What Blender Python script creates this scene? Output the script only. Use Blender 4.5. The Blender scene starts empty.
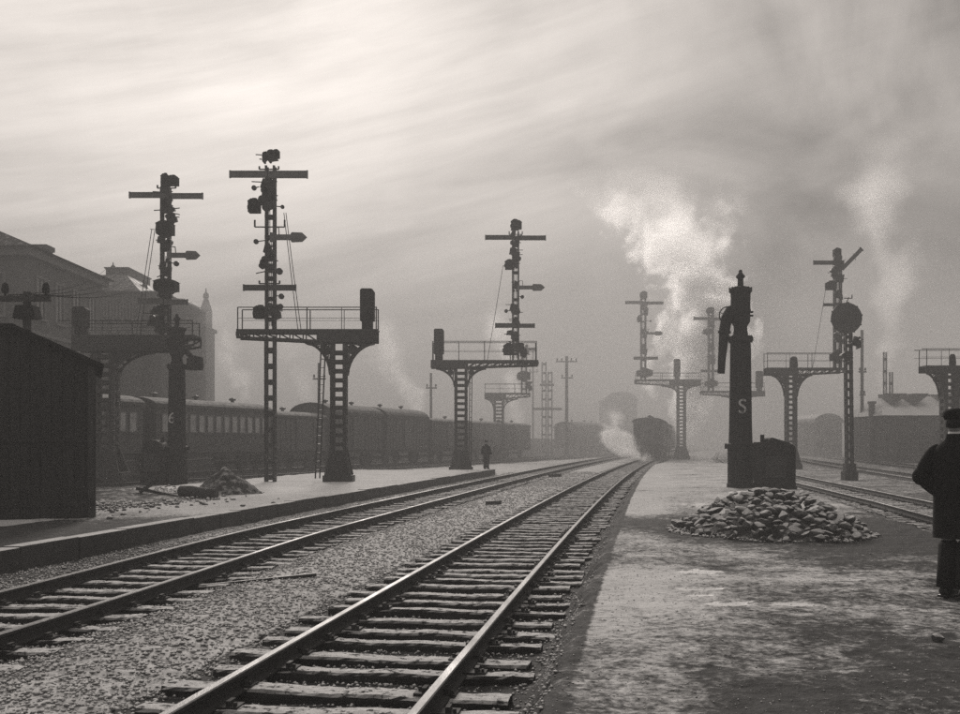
import bpy, bmesh, math, random
import numpy as np
from mathutils import Vector, Matrix
R = math.radians
random.seed(7)
rng = np.random.default_rng(11)
sc = bpy.context.scene
C = sc.collection

# ------------------------------------------------------------------ camera
EYE = 1.55
F = 1080.0
cam_d = bpy.data.cameras.new('camera')
cam = bpy.data.objects.new('camera', cam_d); C.objects.link(cam)
cam.location = (0, 0, EYE); cam.rotation_euler = (R(90), 0, 0)
cam_d.sensor_width = 36; cam_d.lens = 36 * F / 960
cam_d.shift_y = (442 - 357) / 960
cam_d.clip_start = 0.1; cam_d.clip_end = 3000
sc.camera = cam
TINT = (1.0, 0.925, 0.862)

# ------------------------------------------------------------------ sun
SUN_AZ, SUN_EL = -6.0, 22.0
sd = bpy.data.lights.new('sun', 'SUN'); sd.energy = 1.5; sd.angle = R(11)
sd.color = TINT
sun = bpy.data.objects.new('sun', sd); C.objects.link(sun)
sv = Vector((math.sin(R(SUN_AZ)) * math.cos(R(SUN_EL)), math.cos(R(SUN_AZ)) * math.cos(R(SUN_EL)), math.sin(R(SUN_EL))))
sun.rotation_euler = sv.to_track_quat('Z', 'Y').to_euler()
sun.location = (0, 0, 60)

# ------------------------------------------------------------------ node helpers
class NT:
    def __init__(s, tree): s.t = tree; s.n = tree.nodes; s.l = tree.links
    def put(s, sock, v):
        if v is None: return
        if isinstance(v, bpy.types.NodeSocket): s.l.new(v, sock)
        else: sock.default_value = v
    def math(s, op, a, b=None, c=None, clamp=False):
        n = s.n.new('ShaderNodeMath'); n.operation = op; n.use_clamp = clamp
        s.put(n.inputs[0], a); s.put(n.inputs[1], b)
        if c is not None: s.put(n.inputs[2], c)
        return n.outputs[0]
    def vmath(s, op, a, b=None):
        n = s.n.new('ShaderNodeVectorMath'); n.operation = op
        s.put(n.inputs[0], a); s.put(n.inputs[1], b)
        return n.outputs['Value'] if op in ('DOT_PRODUCT', 'LENGTH') else n.outputs[0]
    def noise(s, vec, scale, detail=3, rough=.55, dist=0.0):
        n = s.n.new('ShaderNodeTexNoise')
        if vec is not None: s.put(n.inputs['Vector'], vec)
        n.inputs['Scale'].default_value = scale; n.inputs['Detail'].default_value = detail
        n.inputs['Roughness'].default_value = rough; n.inputs['Distortion'].default_value = dist
        return n.outputs['Fac']
    def maprange(s, v, a, b, c=0.0, d=1.0, smooth=False):
        n = s.n.new('ShaderNodeMapRange'); n.clamp = True
        if smooth: n.interpolation_type = 'SMOOTHSTEP'
        s.put(n.inputs['Value'], v)
        s.put(n.inputs['From Min'], a); s.put(n.inputs['From Max'], b); s.put(n.inputs['To Min'], c); s.put(n.inputs['To Max'], d)
        return n.outputs['Result']
    def mix(s, f, a, b):   # float mix
        n = s.n.new('ShaderNodeMix'); n.data_type = 'FLOAT'
        s.put(n.inputs[0], f); s.put(n.inputs[2], a); s.put(n.inputs[3], b)
        return n.outputs[0]
    def grey(s, v):
        n = s.n.new('ShaderNodeCombineColor')
        for i in range(3): s.put(n.inputs[i], v)
        return n.outputs[0]
    def sep(s, v):
        n = s.n.new('ShaderNodeSeparateXYZ'); s.put(n.inputs[0], v); return n.outputs
    def comb(s, x, y, z):
        n = s.n.new('ShaderNodeCombineXYZ'); s.put(n.inputs[0], x); s.put(n.inputs[1], y); s.put(n.inputs[2], z); return n.outputs[0]

# ------------------------------------------------------------------ world: overcast smoky sky (direction based)
w = bpy.data.worlds.new('World'); sc.world = w; w.use_nodes = True
T = NT(w.node_tree); T.n.clear()
sky = T.n.new('ShaderNodeTexSky'); sky.sky_type = 'NISHITA'; sky.sun_disc = False
sky.sun_elevation = R(SUN_EL); sky.sun_rotation = R(SUN_AZ); sky.dust_density = 3.0; sky.air_density = 1.0
bw = T.n.new('ShaderNodeRGBToBW'); T.l.new(sky.outputs[0], bw.inputs[0])
skyl = T.math('POWER', T.math('MAXIMUM', bw.outputs[0], 0.2), 0.17)
tc = T.n.new('ShaderNodeTexCoord'); D = T.vmath('NORMALIZE', tc.outputs['Generated'])
dx, dy, dz = T.sep(D)[:3]
gdir = Vector((math.sin(R(-19)) * math.cos(R(19)), math.cos(R(-19)) * math.cos(R(19)), math.sin(R(19))))
glow = T.math('POWER', T.math('MAXIMUM', T.vmath('DOT_PRODUCT', D, tuple(gdir)), 0.0), 9.0)
elev = T.maprange(dz, 0.0, 0.30, 0.0, 1.0)
grad = T.mix(elev, 0.32, 1.0)
# thin streaks, stretched along the horizon
pl = T.math('ADD', T.math('MAXIMUM', dz, 0.0), 0.22)
cv = T.comb(T.math('DIVIDE', dx, pl), T.math('DIVIDE', dy, pl), T.math('MULTIPLY', dx, 1.5))
tilt = T.comb(T.math('MULTIPLY', dx, 1.3), 0.0, T.math('ADD', T.math('MULTIPLY', dz, 11.0), T.math('MULTIPLY', dx, -2.6)))
st1 = T.noise(tilt, 1.9, 5, .55, .6)
st2 = T.noise(tilt, 5.5, 5, .6, .3)
streak = T.math('ADD', T.maprange(st1, .3, .7, -0.16, 0.13), T.maprange(st2, .35, .65, -0.05, 0.05))
# billowing smoke to the right
right = T.maprange(dx, -0.05, 0.30, 0.0, 1.0, True)
b1 = T.noise(D, 5.2, 5, .5, .9)
b2 = T.noise(D, 13.0, 5, .55, .5)
bil = T.math('MULTIPLY', T.math('ADD', T.maprange(b1, .36, .64, -0.26, 0.34), T.maprange(b2, .35, .65, -.06, .06)), T.mix(right, .15, 1.0))
mult = T.math('ADD', T.math('ADD', 1.0, T.math('MULTIPLY', streak, T.mix(right, 1.0, .45))), bil)
lum = T.math('MULTIPLY', T.math('MULTIPLY', T.math('MULTIPLY', T.math('ADD', 3.15, T.math('MULTIPLY', glow, 1.45)), T.maprange(dx, -.25, .36, 1.0, .68, True)), grad), mult)
lum = T.math('MULTIPLY', lum, skyl)
col = T.vmath('SCALE', T.comb(*TINT), None); col.node.inputs['Scale'].default_value = 1.0; T.l.new(lum, col.node.inputs['Scale'])
bg = T.n.new('ShaderNodeBackground'); bg.inputs['Strength'].default_value = 0.1
T.l.new(col, bg.inputs['Color'])
wo = T.n.new('ShaderNodeOutputWorld'); T.l.new(bg.outputs[0], wo.inputs['Surface'])

sc.view_settings.view_transform = 'Standard'; sc.view_settings.look = 'None'
sc.view_settings.exposure = 0.36; sc.view_settings.gamma = 1.0; sc.view_settings.use_curve_mapping = False
cy = sc.cycles
cy.max_bounces = 14; cy.diffuse_bounces = 2; cy.glossy_bounces = 2; cy.transparent_max_bounces = 8; cy.volume_bounces = 12
cy.volume_step_rate = 1.0; cy.volume_max_steps = 96
cy.use_denoising = False
cy.sample_clamp_direct = 6.0; cy.sample_clamp_indirect = 3.0
HAZE_DENSITY = 0.0036

# ------------------------------------------------------------------ materials
MATS = {}
def mat(name, base, rough=.75, var=.35, scale=6, bump=.3, bscale=30, metal=0, snow=0.0, snowalb=.55, stretch=(1, 1, 1), spec=.3, broken=False):
    if name in MATS: return MATS[name]
    m = bpy.data.materials.new(name); m.use_nodes = True
    N = NT(m.node_tree); N.n.clear()
    tc = N.n.new('ShaderNodeTexCoord'); v = tc.outputs['Object']
    if stretch != (1, 1, 1): v = N.vmath('MULTIPLY', v, stretch)
    geo = N.n.new('ShaderNodeNewGeometry')
    n1 = N.noise(v, scale, 5, .6); n2 = N.noise(v, scale * 7, 3, .6)
    f = N.math('ADD', N.maprange(n1, .3, .7, 1 - var, 1 + var), N.maprange(n2, .3, .7, -var * .3, var * .3))
    g = N.math('MULTIPLY', f, base)
    r = rough
    if snow > 0:
        nz = N.sep(geo.outputs['Normal'])[2]
        sn = N.noise(geo.outputs['Position'], 4.5, 5, .65)
        sf = N.math('MULTIPLY', N.maprange(nz, .45, .85), N.maprange(sn, .62 - snow * .35, .68 - snow * .25 + .03))
        if broken: sf = N.math('MULTIPLY', sf, N.maprange(N.noise(geo.outputs['Position'], 11, 5, .75), .40, .47))
        sc_ = N.math('MULTIPLY', N.maprange(N.noise(geo.outputs['Position'], 17, 4, .6), .3, .7, .72, 1.12), snowalb)
        g = N.mix(sf, g, sc_)
    p = N.n.new('ShaderNodeBsdfPrincipled')
    N.l.new(N.grey(g), p.inputs['Base Color'])
    N.put(p.inputs['Roughness'], N.maprange(n1, .3, .7, max(r - .12, .05), min(r + .12, 1)))
    p.inputs['Metallic'].default_value = metal
    p.inputs['Specular IOR Level'].default_value = spec
    if bump:
        b = N.n.new('ShaderNodeBump'); b.inputs['Strength'].default_value = bump; b.inputs['Distance'].default_value = .02
        N.l.new(N.noise(v, bscale, 4, .65), b.inputs['Height']); N.l.new(b.outputs[0], p.inputs['Normal'])
    o = N.n.new('ShaderNodeOutputMaterial'); N.l.new(p.outputs[0], o.inputs['Surface'])
    MATS[name] = m; return m

def ground_mat():
    m = bpy.data.materials.new('snowy_ground'); m.use_nodes = True
    N = NT(m.node_tree); N.n.clear()
    geo = N.n.new('ShaderNodeNewGeometry'); P = geo.outputs['Position']
    a = N.n.new('ShaderNodeAttribute'); a.attribute_name = 'snow'; S = a.outputs['Fac']
    ai = N.n.new('ShaderNodeAttribute'); ai.attribute_name = 'ice'; I = ai.outputs['Fac']
    big = N.noise(P, .55, 5, .6, .4)
    midn = N.noise(P, 3.6, 6, .7, .3)
    fine = N.noise(P, 14, 5, .7)
    n = N.math('ADD', N.math('ADD', N.math('MULTIPLY', big, .22), N.math('MULTIPLY', midn, .42)), N.math('MULTIPLY', fine, .36))
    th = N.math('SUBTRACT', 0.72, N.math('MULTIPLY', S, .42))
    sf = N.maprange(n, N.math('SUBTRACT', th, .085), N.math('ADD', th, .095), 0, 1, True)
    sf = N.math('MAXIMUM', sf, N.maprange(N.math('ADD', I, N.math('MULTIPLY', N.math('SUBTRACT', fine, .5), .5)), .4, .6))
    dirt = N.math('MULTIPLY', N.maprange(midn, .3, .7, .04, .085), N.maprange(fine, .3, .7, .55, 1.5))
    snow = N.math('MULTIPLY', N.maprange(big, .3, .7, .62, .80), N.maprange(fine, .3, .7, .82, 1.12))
    snow = N.mix(I, snow, .85)  # bright sky reflection on the ice, put into a pale base colour
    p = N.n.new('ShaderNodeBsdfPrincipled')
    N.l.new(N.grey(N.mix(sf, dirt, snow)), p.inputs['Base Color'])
    N.put(p.inputs['Roughness'], N.mix(I, .85, .33))
    N.put(p.inputs['Specular IOR Level'], N.mix(I, .12, .9))
    h = N.math('ADD', N.math('MULTIPLY', midn, .5), N.math('ADD', N.math('MULTIPLY', fine, .3), N.math('MULTIPLY', N.noise(P, 55, 3, .7), .15)))
    h = N.math('ADD', h, N.math('MULTIPLY', sf, .12))
    b = N.n.new('ShaderNodeBump'); b.inputs['Distance'].default_value = .06
    N.put(b.inputs['Strength'], N.mix(I, .8, .05))
    N.l.new(h, b.inputs['Height']); N.l.new(b.outputs[0], p.inputs['Normal'])
    o = N.n.new('ShaderNodeOutputMaterial'); N.l.new(p.outputs[0], o.inputs['Surface'])
    return m

IRON = mat('dark_iron', .02, .55, .4, 3, .25, 20, 0, snow=.12, spec=.4)
IRON2 = mat('grey_iron', .045, .6, .4, 3, .25, 20, 0, snow=.1, spec=.35)
ARM = mat('arm_paint', .06, .6, .3, 3, .15, 20)
ARMLIGHT = mat('weathered_arm_paint', .14, .6, .3, 3, .15, 20)
LAMPM = mat('lamp_black', .016, .8, .3, 5, .15, 20, spec=.15)
RAILSIDE = mat('rusty_rail_side', .035, .8, .4, 8, .4, 40)
RAILTOP = mat('worn_rail_top', .17, .55, .4, 3, .2, 60, metal=.25, stretch=(1, .25, 1))
SLEEPER = mat('sleeper_wood', .045, .85, .5, 3, .8, 22, snow=1.35, snowalb=.9, stretch=(.5, 6, 4), spec=.1, broken=True)
STONE = mat('heap_stone', .12, .85, .6, 3, .8, 14, snow=1.15, snowalb=.85)
BALLAST = mat('ballast_stone', .21, .9, .6, 2, .3, 30, snow=1.3, snowalb=.85)
KERB = mat('kerb_stone', .06, .85, .4, 2, .6, 14, snow=1.2, snowalb=.7)
TRIM2 = mat('worn_corner_board', .05, .8, .5, 3, .5, 14, stretch=(5, 5, .4))
TIMBER = mat('dark_tarred_boards', .024, .85, .6, 2.5, .6, 10, stretch=(5, 5, .4))
ROOFF = mat('tarred_roofing', .018, .95, .4, 2, .4, 14, spec=.05)
WALL = mat('sooty_plaster', .10, .9, .25, .5, .3, 6)
WALL2 = mat('sooty_brick', .075, .9, .25, .6, .4, 8)
SLATE = mat('slate_roof', .06, .7, .3, .8, .4, 9, snow=.25)
SNOWROOF = mat('snow_covered_roof', .12, .8, .3, .8, .3, 8, snow=1.8, snowalb=.85)
GLASS = mat('dark_window_glass', .02, .15, .2, 2, 0, 5, spec=.6)
COACH = mat('coach_paint', .038, .5, .3, 1.5, .15, 8, spec=.4)
COACHROOF = mat('coach_roof', .06, .9, .3, 1.5, .3, 8, snow=.75, snowalb=.35, spec=.1)
SKYPANE = mat('painted_sky_pane', .32, .25, .35, 2, 0, 5, spec=.8)  # sky reflected in the coach panes, painted as a pale base colour
TRIM = mat('worn_light_trim', .16, .7, .3, 3, .2, 9)
PAINTW = mat('faded_white_paint', .5, .8, .35, 9, .2, 30)
CLOTH = mat('black_wool', .016, .95, .3, 6, .5, 60, spec=.1)
CLOTH2 = mat('dark_trousers', .022, .95, .3, 6, .5, 60, spec=.1)
LINEN = mat('white_collar_linen', .6, .8, .1, 6, .1, 60)
SKIN = mat('skin', .28, .6, .1, 6, .1, 60)
LEATHER = mat('boot_leather', .02, .4, .3, 6, .2, 60)
HAIR = mat('dark_hair', .02, .7, .3, 20, .4, 90)
EARTH = mat('heap_earth', .05, .95, .5, 2, .9, 10, snow=.35, snowalb=.45)
WOODP = mat('pole_wood', .05, .85, .4, 3, .5, 12, stretch=(4, 4, .5))
WIREM = mat('dull_wire', .02, 1.0, .2, 3, 0, 20, spec=0)
CHINA = mat('insulator_china', .2, .3, .2, 5, 0, 20)

# ------------------------------------------------------------------ object helpers
def tag(o, label=None, cat=None, group=None, kind=None):
    if label: o['label'] = label
    if cat: o['category'] = cat
    if group: o['group'] = group
    if kind: o['kind'] = kind
    return o
def empty(name, loc, label=None, cat=None, group=None, rz=0):
    o = bpy.data.objects.new(name, None); C.objects.link(o); o.location = loc; o.rotation_euler = (0, 0, rz)
    o.empty_display_size = .3
    return tag(o, label, cat, group)
def kids(o): return [c for c in bpy.data.objects if c.parent == o]
def copy_tree(o, parent=None):
    c = o.copy(); C.objects.link(c); c.parent = parent
    for ch in kids(o): copy_tree(ch, c)
    return c
def at(px, py, d):          # photograph point at a chosen distance
    return ((px - 480) / F * d, d, EYE - (py - 442) / F * d)

class MB:
    def __init__(s): s.v = []; s.f = []; s.m = []; s.cm = 0
    def add(s, vs, fs):
        b = len(s.v); s.v += [tuple(p) for p in vs]
        s.f += [tuple(b + i for i in f) for f in fs]; s.m += [s.cm] * len(fs)
    def box(s, x0, x1, y0, y1, z0, z1):
        if x0 > x1: x0, x1 = x1, x0
        if y0 > y1: y0, y1 = y1, y0
        if z0 > z1: z0, z1 = z1, z0
        s.add([(x0, y0, z0), (x1, y0, z0), (x1, y1, z0), (x0, y1, z0), (x0, y0, z1), (x1, y0, z1), (x1, y1, z1), (x0, y1, z1)],
              [(0, 3, 2, 1), (4, 5, 6, 7), (0, 1, 5, 4), (1, 2, 6, 5), (2, 3, 7, 6), (3, 0, 4, 7)])
        return s
    def prism(s, poly, y0, y1):     # poly in (x,z), extruded along y
        n = len(poly)
        a = sum(poly[i][0] * poly[(i + 1) % n][1] - poly[(i + 1) % n][0] * poly[i][1] for i in range(n))
        if a < 0: poly = poly[::-1]
        vs = [(x, y0, z) for x, z in poly] + [(x, y1, z) for x, z in poly]
        fs = [tuple(range(n)), tuple(range(2 * n - 1, n - 1, -1))]
        fs += [(i, i + n, (i + 1) % n + n, (i + 1) % n) for i in range(n)]
        s.add(vs, fs); return s
    def prismx(s, poly, x0, x1):    # poly in (y,z), extruded along x
        n = len(poly)
        a = sum(poly[i][0] * poly[(i + 1) % n][1] - poly[(i + 1) % n][0] * poly[i][1] for i in range(n))
        if a < 0: poly = poly[::-1]
        vs = [(x0, y, z) for y, z in poly] + [(x1, y, z) for y, z in poly]
        fs = [tuple(range(n - 1, -1, -1)), tuple(range(n, 2 * n))]
        fs += [(i, (i + 1) % n, (i + 1) % n + n, i + n) for i in range(n)]
        s.add(vs, fs); return s
    def cyl(s, p0, p1, r0, r1=None, n=10):
        r1 = r0 if r1 is None else r1
        p0 = Vector(p0); p1 = Vector(p1); d = (p1 - p0)
        if d.length < 1e-6: return s
        q = d.to_track_quat('Z', 'Y'); vs = []
        for p, r in ((p0, r0), (p1, r1)):
            for k in range(n):
                a = 2 * math.pi * k / n; vs.append(p + q @ Vector((r * math.cos(a), r * math.sin(a), 0)))
        s.add(vs, [tuple(range(n - 1, -1, -1)), tuple(range(n, 2 * n))] + [(k, (k + 1) % n, (k + 1) % n + n, k + n) for k in range(n)])
        return s
    def tube(s, pts, r, n=8):
        rs = r if isinstance(r, (list, tuple)) else [r] * len(pts)
        pts = [Vector(p) for p in pts]; vs = []; fs = []
        for i, p in enumerate(pts):
            d = (pts[min(i + 1, len(pts) - 1)] - pts[max(i - 1, 0)]).normalized(); q = d.to_track_quat('Z', 'Y')
            for k in range(n):
                a = 2 * math.pi * k / n; vs.append(p + q @ Vector((rs[i] * math.cos(a), rs[i] * math.sin(a), 0)))
        m = len(pts)
        for i in range(m - 1):
            for k in range(n):
                fs.append((i * n + k, i * n + (k + 1) % n, (i + 1) * n + (k + 1) % n, (i + 1) * n + k))
        fs.append(tuple(range(n - 1, -1, -1))); fs.append(tuple(range((m - 1) * n, m * n)))
        s.add(vs, fs); return s
    def bar(s, p0, p1, t, ty=None):  # square bar, mostly in xz plane
        ty = t if ty is None else ty
        p0 = Vector(p0); p1 = Vector(p1); d = p1 - p0
        if d.length < 1e-6: return s
        d.normalize(); yv = Vector((0, 1, 0))
        if abs(d.y) > .9: yv = Vector((1, 0, 0))
        sd_ = d.cross(yv).normalized(); yv = sd_.cross(d).normalized()
        vs = []
        for p in (p0, p1):
            for a, b in ((-1, -1), (1, -1), (1, 1), (-1, 1)):
                vs.append(p + sd_ * a * t / 2 + yv * b * ty / 2)
        s.add(vs, [(3, 2, 1, 0), (4, 5, 6, 7), (0, 1, 5, 4), (1, 2, 6, 5), (2, 3, 7, 6), (3, 0, 4, 7)]); return s
    def lathe(s, prof, n=16, c=(0, 0)):   # prof [(r,z)...]
        vs = []; fs = []
        for r, z in prof:
            for k in range(n):
                a = 2 * math.pi * k / n; vs.append((c[0] + r * math.cos(a), c[1] + r * math.sin(a), z))
        for i in range(len(prof) - 1):
            for k in range(n):
                fs.append((i * n + k, i * n + (k + 1) % n, (i + 1) * n + (k + 1) % n, (i + 1) * n + k))
        fs.append(tuple(range(n - 1, -1, -1))); fs.append(tuple(range((len(prof) - 1) * n, len(prof) * n)))
        s.add(vs, fs); return s
    def build(s, name, mats, parent=None, smooth=False, bevel=0):
        me = bpy.data.meshes.new(name); me.from_pydata(s.v, [], s.f)
        if not isinstance(mats, (list, tuple)): mats = [mats]
        for m in mats: me.materials.append(m)
        if any(s.m): me.polygons.foreach_set('material_index', s.m)
        if smooth: me.polygons.foreach_set('use_smooth', [True] * len(s.f))
        me.update()
        o = bpy.data.objects.new(name, me); C.objects.link(o); o.parent = parent
        if bevel:
            b = o.modifiers.new('bevel', 'BEVEL'); b.width = bevel; b.segments = 2; b.limit_method = 'ANGLE'
        return o

def np_mesh(name, V, Fc, mats, attrs=None, smooth=False, parent=None):
    me = bpy.data.meshes.new(name)
    k = Fc.shape[1]
    me.vertices.add(len(V)); me.vertices.foreach_set('co', V.astype(np.float32).ravel())
    me.loops.add(Fc.size); me.loops.foreach_set('vertex_index', Fc.astype(np.int32).ravel())
    me.polygons.add(len(Fc)); me.polygons.foreach_set('loop_start', np.arange(0, Fc.size, k, dtype=np.int32))
    me.polygons.foreach_set('loop_total', np.full(len(Fc), k, dtype=np.int32))
    if smooth: me.polygons.foreach_set('use_smooth', np.ones(len(Fc), dtype=bool))
    for m in mats: me.materials.append(m)
    me.update(calc_edges=True)
    for nm, a in (attrs or {}).items():
        at_ = me.attributes.new(nm, 'FLOAT', 'POINT'); at_.data.foreach_set('value', a.astype(np.float32))
    o = bpy.data.objects.new(name, me); C.objects.link(o); o.parent = parent
    return o

# value noise
_tab = np.random.default_rng(3).random((512, 512))
def vn(x, y, s=1.0, o=0):
    x = np.asarray(x) * s + 37.7 * o + 1000; y = np.asarray(y) * s + 91.3 * o + 1000
    xi = np.floor(x).astype(int); yi = np.floor(y).astype(int); fx = x - xi; fy = y - yi
    fx = fx * fx * (3 - 2 * fx); fy = fy * fy * (3 - 2 * fy)
    g = lambda a, b: _tab[a % 512, b % 512]
    return (g(xi, yi) * (1 - fx) + g(xi + 1, yi) * fx) * (1 - fy) + (g(xi, yi + 1) * (1 - fx) + g(xi + 1, yi + 1) * fx) * fy
def fbm(x, y, s, n=4, o=0):
    r = 0; a = .5; t = 0
    for i in range(n): r = r + a * vn(x, y, s * 2 ** i, o + i * 3); t += a; a *= .55
    return r / t - .5
def sst(a, b, v):
    t = np.clip((np.asarray(v, float) - a) / (b - a), 0, 1); return t * t * (3 - 2 * t)

# ------------------------------------------------------------------ track lines
def X1(y): return -1.18 + .15 * (y - 6.63) + .00029 * (y - 6.63) ** 2
def off2(y): return -4.65 + .45 * (1 - sst(9, 22, y))
def X2(y): return X1(y) + off2(y)
XS3 = ([-30, 5, 24.7, 31, 45, 60, 86, 120, 200, 400], [4.0, 7.9, 11.0, 12.0, 13.9, 16.0, 20.3, 27.0, 45, 95])
def X3(y): return np.interp(y, *XS3)
def XL(y): return -16.9 + .34 * (y - 55)         # left yard line
TRACKS = [X1, X2, X3]
PLAT_END = 60.0

def height(x, y):
    x = np.asarray(x, float); y = np.asarray(y, float)
    u = x - X1(y)
    z = np.full(x.shape, -.30)
    rp = sst(1.34, 1.66, u + .22 * fbm(x, y, 1.7, 4, 12)) * (1 - sst(7.0, 7.6, u)) * (1 - sst(70, 100, y))
    lp = (1 - sst(-7.12, -7.02, u)) * sst(-15.5, -14.8, u) * (1 - sst(PLAT_END, PLAT_END + 3, y))
    z = z + .30 * rp + .30 * lp
    # softened mounds
    bump = .06 * fbm(x, y, .9, 4, 1) + .045 * fbm(x, y, 5, 4, 5)
    b = np.where(np.abs(u) < 1.4, .35, 1.0)
    b = b * np.where(np.abs(x - X2(y)) < 1.4, .35, 1.0)
    z = z + bump * b
    mid = sst(-3.6, -2.6, u) * (1 - sst(-2.0, -1.5, u))
    z = z + .05 * mid + .05 * fbm(x, y, 11, 3, 15) * sst(-6.6, -6, u) * (1 - sst(-1.6, -1.2, u))
    trk = np.exp(-(u / 1.25) ** 6); z = z - .035 * trk
    t2 = np.exp(-((x - X2(y)) / 1.25) ** 6); z = z - .05 * t2
    return z
# ice patches (x, y, rx, ry)
ICE = [(2.42, 10.35, .22, .13), (2.95, 10.3, .2, .11), (2.35, 11.35, .22, .15), (2.62, 12.9, .22, .22), (5.7, 26.5, .5, .8), (2.2, 10.9, .12, .1)]
def build_ground():
    us = np.concatenate([-np.geomspace(520, 16, 60), np.linspace(-15.8, -8.2, 60), np.arange(-8.1, 7.8, .045), np.linspace(7.9, 16, 60), np.geomspace(17, 520, 60)])
    ys = [-20.0]
    y = -20.0
    while y < 610:
        st = 1.5 if y < 1.5 else max(.04, .0052 * y) if y < 90 else .04 * y
        y += st; ys.append(y)
    ys = np.array(ys)
    U, Y = np.meshgrid(us, ys)
    X = U + X1(Y)
    Z = height(X, Y)
    S = np.full(X.shape, .42)
    S = np.where(U < -7, .92, S)
    S = np.where((U < -7) & (U > -9.5), S - .75 * (1 - sst(19, 26, Y)), S)
    S = np.where((U > -6.9) & (U < -1.4), .76 + .1 * sst(12, 30, Y), S)
    # barer, darker ground by the near left track
    dk = (1 - sst(-3.7, -2.2, U + .055 * (Y - 10))) * (1 - sst(15, 24, Y)) * (U > -7)
    S = S - .66 * dk
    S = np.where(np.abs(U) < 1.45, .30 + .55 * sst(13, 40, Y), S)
    S = np.where((U >= 1.2) & (U < 1.75), .26 + .2 * fbm(X, Y, 1.5, 3, 9) * 2, S)
    plat = (U >= 1.75) & (U < 7.2)
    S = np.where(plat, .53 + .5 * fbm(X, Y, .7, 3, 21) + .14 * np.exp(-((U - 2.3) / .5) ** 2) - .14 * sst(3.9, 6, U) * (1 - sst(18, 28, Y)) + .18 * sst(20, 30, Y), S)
    front = (1 - sst(6.4, 9.2, Y + .18 * (X - 2.5) * -1 * 0 + 1.2 * fbm(X, Y, .8, 3, 4))) * sst(1.9, 3.2, U + .3 * (Y - 6))  # shadow over the near right ground, put into the colour as thinner snow
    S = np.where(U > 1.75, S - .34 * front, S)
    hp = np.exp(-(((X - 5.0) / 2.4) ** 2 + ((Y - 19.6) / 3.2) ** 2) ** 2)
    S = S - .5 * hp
    S = np.where((U < -15.5), .22, S)
    S = np.where(X < XL(Y) + 3.0, -.3, S)
    S = np.where(np.abs(X - XL(Y) - 7.8) < 1.0, .9, S)
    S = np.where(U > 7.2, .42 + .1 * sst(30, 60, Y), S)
    S = S - .22 * np.exp(-(((X - 7.5) / 2.0) ** 2 + ((Y - 17) / 5) ** 2))
    I = np.zeros(X.shape)
    for ix, iy, rx, ry in ICE:
        I = np.maximum(I, np.clip(1.5 - (((X - ix) / rx) ** 2 + ((Y - iy) / ry) ** 2) * (1 + 1.5 * fbm(X, Y, 5, 3, 8)) + 3.4 * fbm(X, Y, 7, 3, 18), 0, 1))
    Z = Z * (1 - I) + (-.008) * I
    n, m = X.shape
    V = np.stack([X.ravel(), Y.ravel(), Z.ravel()], 1)
    idx = np.arange(n * m).reshape(n, m)
    Fc = np.stack([idx[:-1, :-1].ravel(), idx[:-1, 1:].ravel(), idx[1:, 1:].ravel(), idx[1:, :-1].ravel()], 1)
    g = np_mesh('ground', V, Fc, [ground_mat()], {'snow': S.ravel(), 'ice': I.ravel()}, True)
    tag(g, kind='structure')
build_ground()

# ------------------------------------------------------------------ rock meshes
def rock_mesh(name, seed, m, sub=2, flat=.75):
    bm = bmesh.new(); bmesh.ops.create_icosphere(bm, subdivisions=sub, radius=1)
    r = random.Random(seed)
    planes = [(Vector((r.gauss(0, 1), r.gauss(0, 1), r.gauss(0, 1))).normalized(), r.uniform(.5, .85)) for _ in range(9)]
    for v in bm.verts:
        for n, d in planes:
            k = v.co.dot(n)
            if k > d * .92: v.co -= n * (k - d)
        v.co.x *= 1.1; v.co.z *= flat
    me = bpy.data.meshes.new(name); bm.to_mesh(me); bm.free(); me.materials.append(m); return me

# ballast: loose stones, uncountable
def scatter(name, n, sampler, smin, smax, m, label, cat):
    base = np.array([(1, 0, 0), (-1, 0, 0), (0, 1, 0), (0, -1, 0), (0, 0, .8), (0, 0, -.6)], float)
    fc = np.array([(0, 2, 4), (2, 1, 4), (1, 3, 4), (3, 0, 4), (2, 0, 5), (1, 2, 5), (3, 1, 5), (0, 3, 5)])
    x, y = sampler(n); n = len(x)
    z = height(x, y)
    s = smin + (smax - smin) * rng.random(n) ** 2.2
    V = base[None] * (1 + .45 * (rng.random((n, 6, 3)) - .5)) + .35 * (rng.random((n, 6, 3)) - .5)
    a = rng.random(n) * 6.28; ca, sa = np.cos(a)[:, None], np.sin(a)[:, None]
    vx = V[..., 0] * ca - V[..., 1] * sa; vy = V[..., 0] * sa + V[..., 1] * ca
    V = np.stack([vx, vy, V[..., 2] * .8], -1) * s[:, None, None]
    V[..., 0] += x[:, None]; V[..., 1] += y[:, None]; V[..., 2] += (z + s * .25)[:, None]
    Fc = (fc[None] + 6 * np.arange(n)[:, None, None]).reshape(-1, 3)
    o = np_mesh(name, V.reshape(-1, 3), Fc, [m]); return tag(o, label, cat, kind='stuff')
def samp_mid(n):
    y = 3.5 + 62 * rng.random(n) ** 2.0; u = -1.3 - 5.4 * rng.random(n)
    return X1(y) + u, y
scatter('ballast', 140000, samp_mid, .006, .030, BALLAST, 'loose snow-dusted ballast stones between the two tracks', 'ballast')
def samp_trk(n):
    y = 3.5 + 30 * rng.random(n) ** 1.5; k = rng.random(n) < .6
    u = np.where(k, -1.35 + 2.95 * rng.random(n), 0)
    x = np.where(k, X1(y) + u, X2(y) - 1.6 + 3.2 * rng.random(n)); return x, y
scatter('track_gravel', 40000, samp_trk, .007, .03, BALLAST, 'dark gravel lying between the sleepers', 'gravel')
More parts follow.
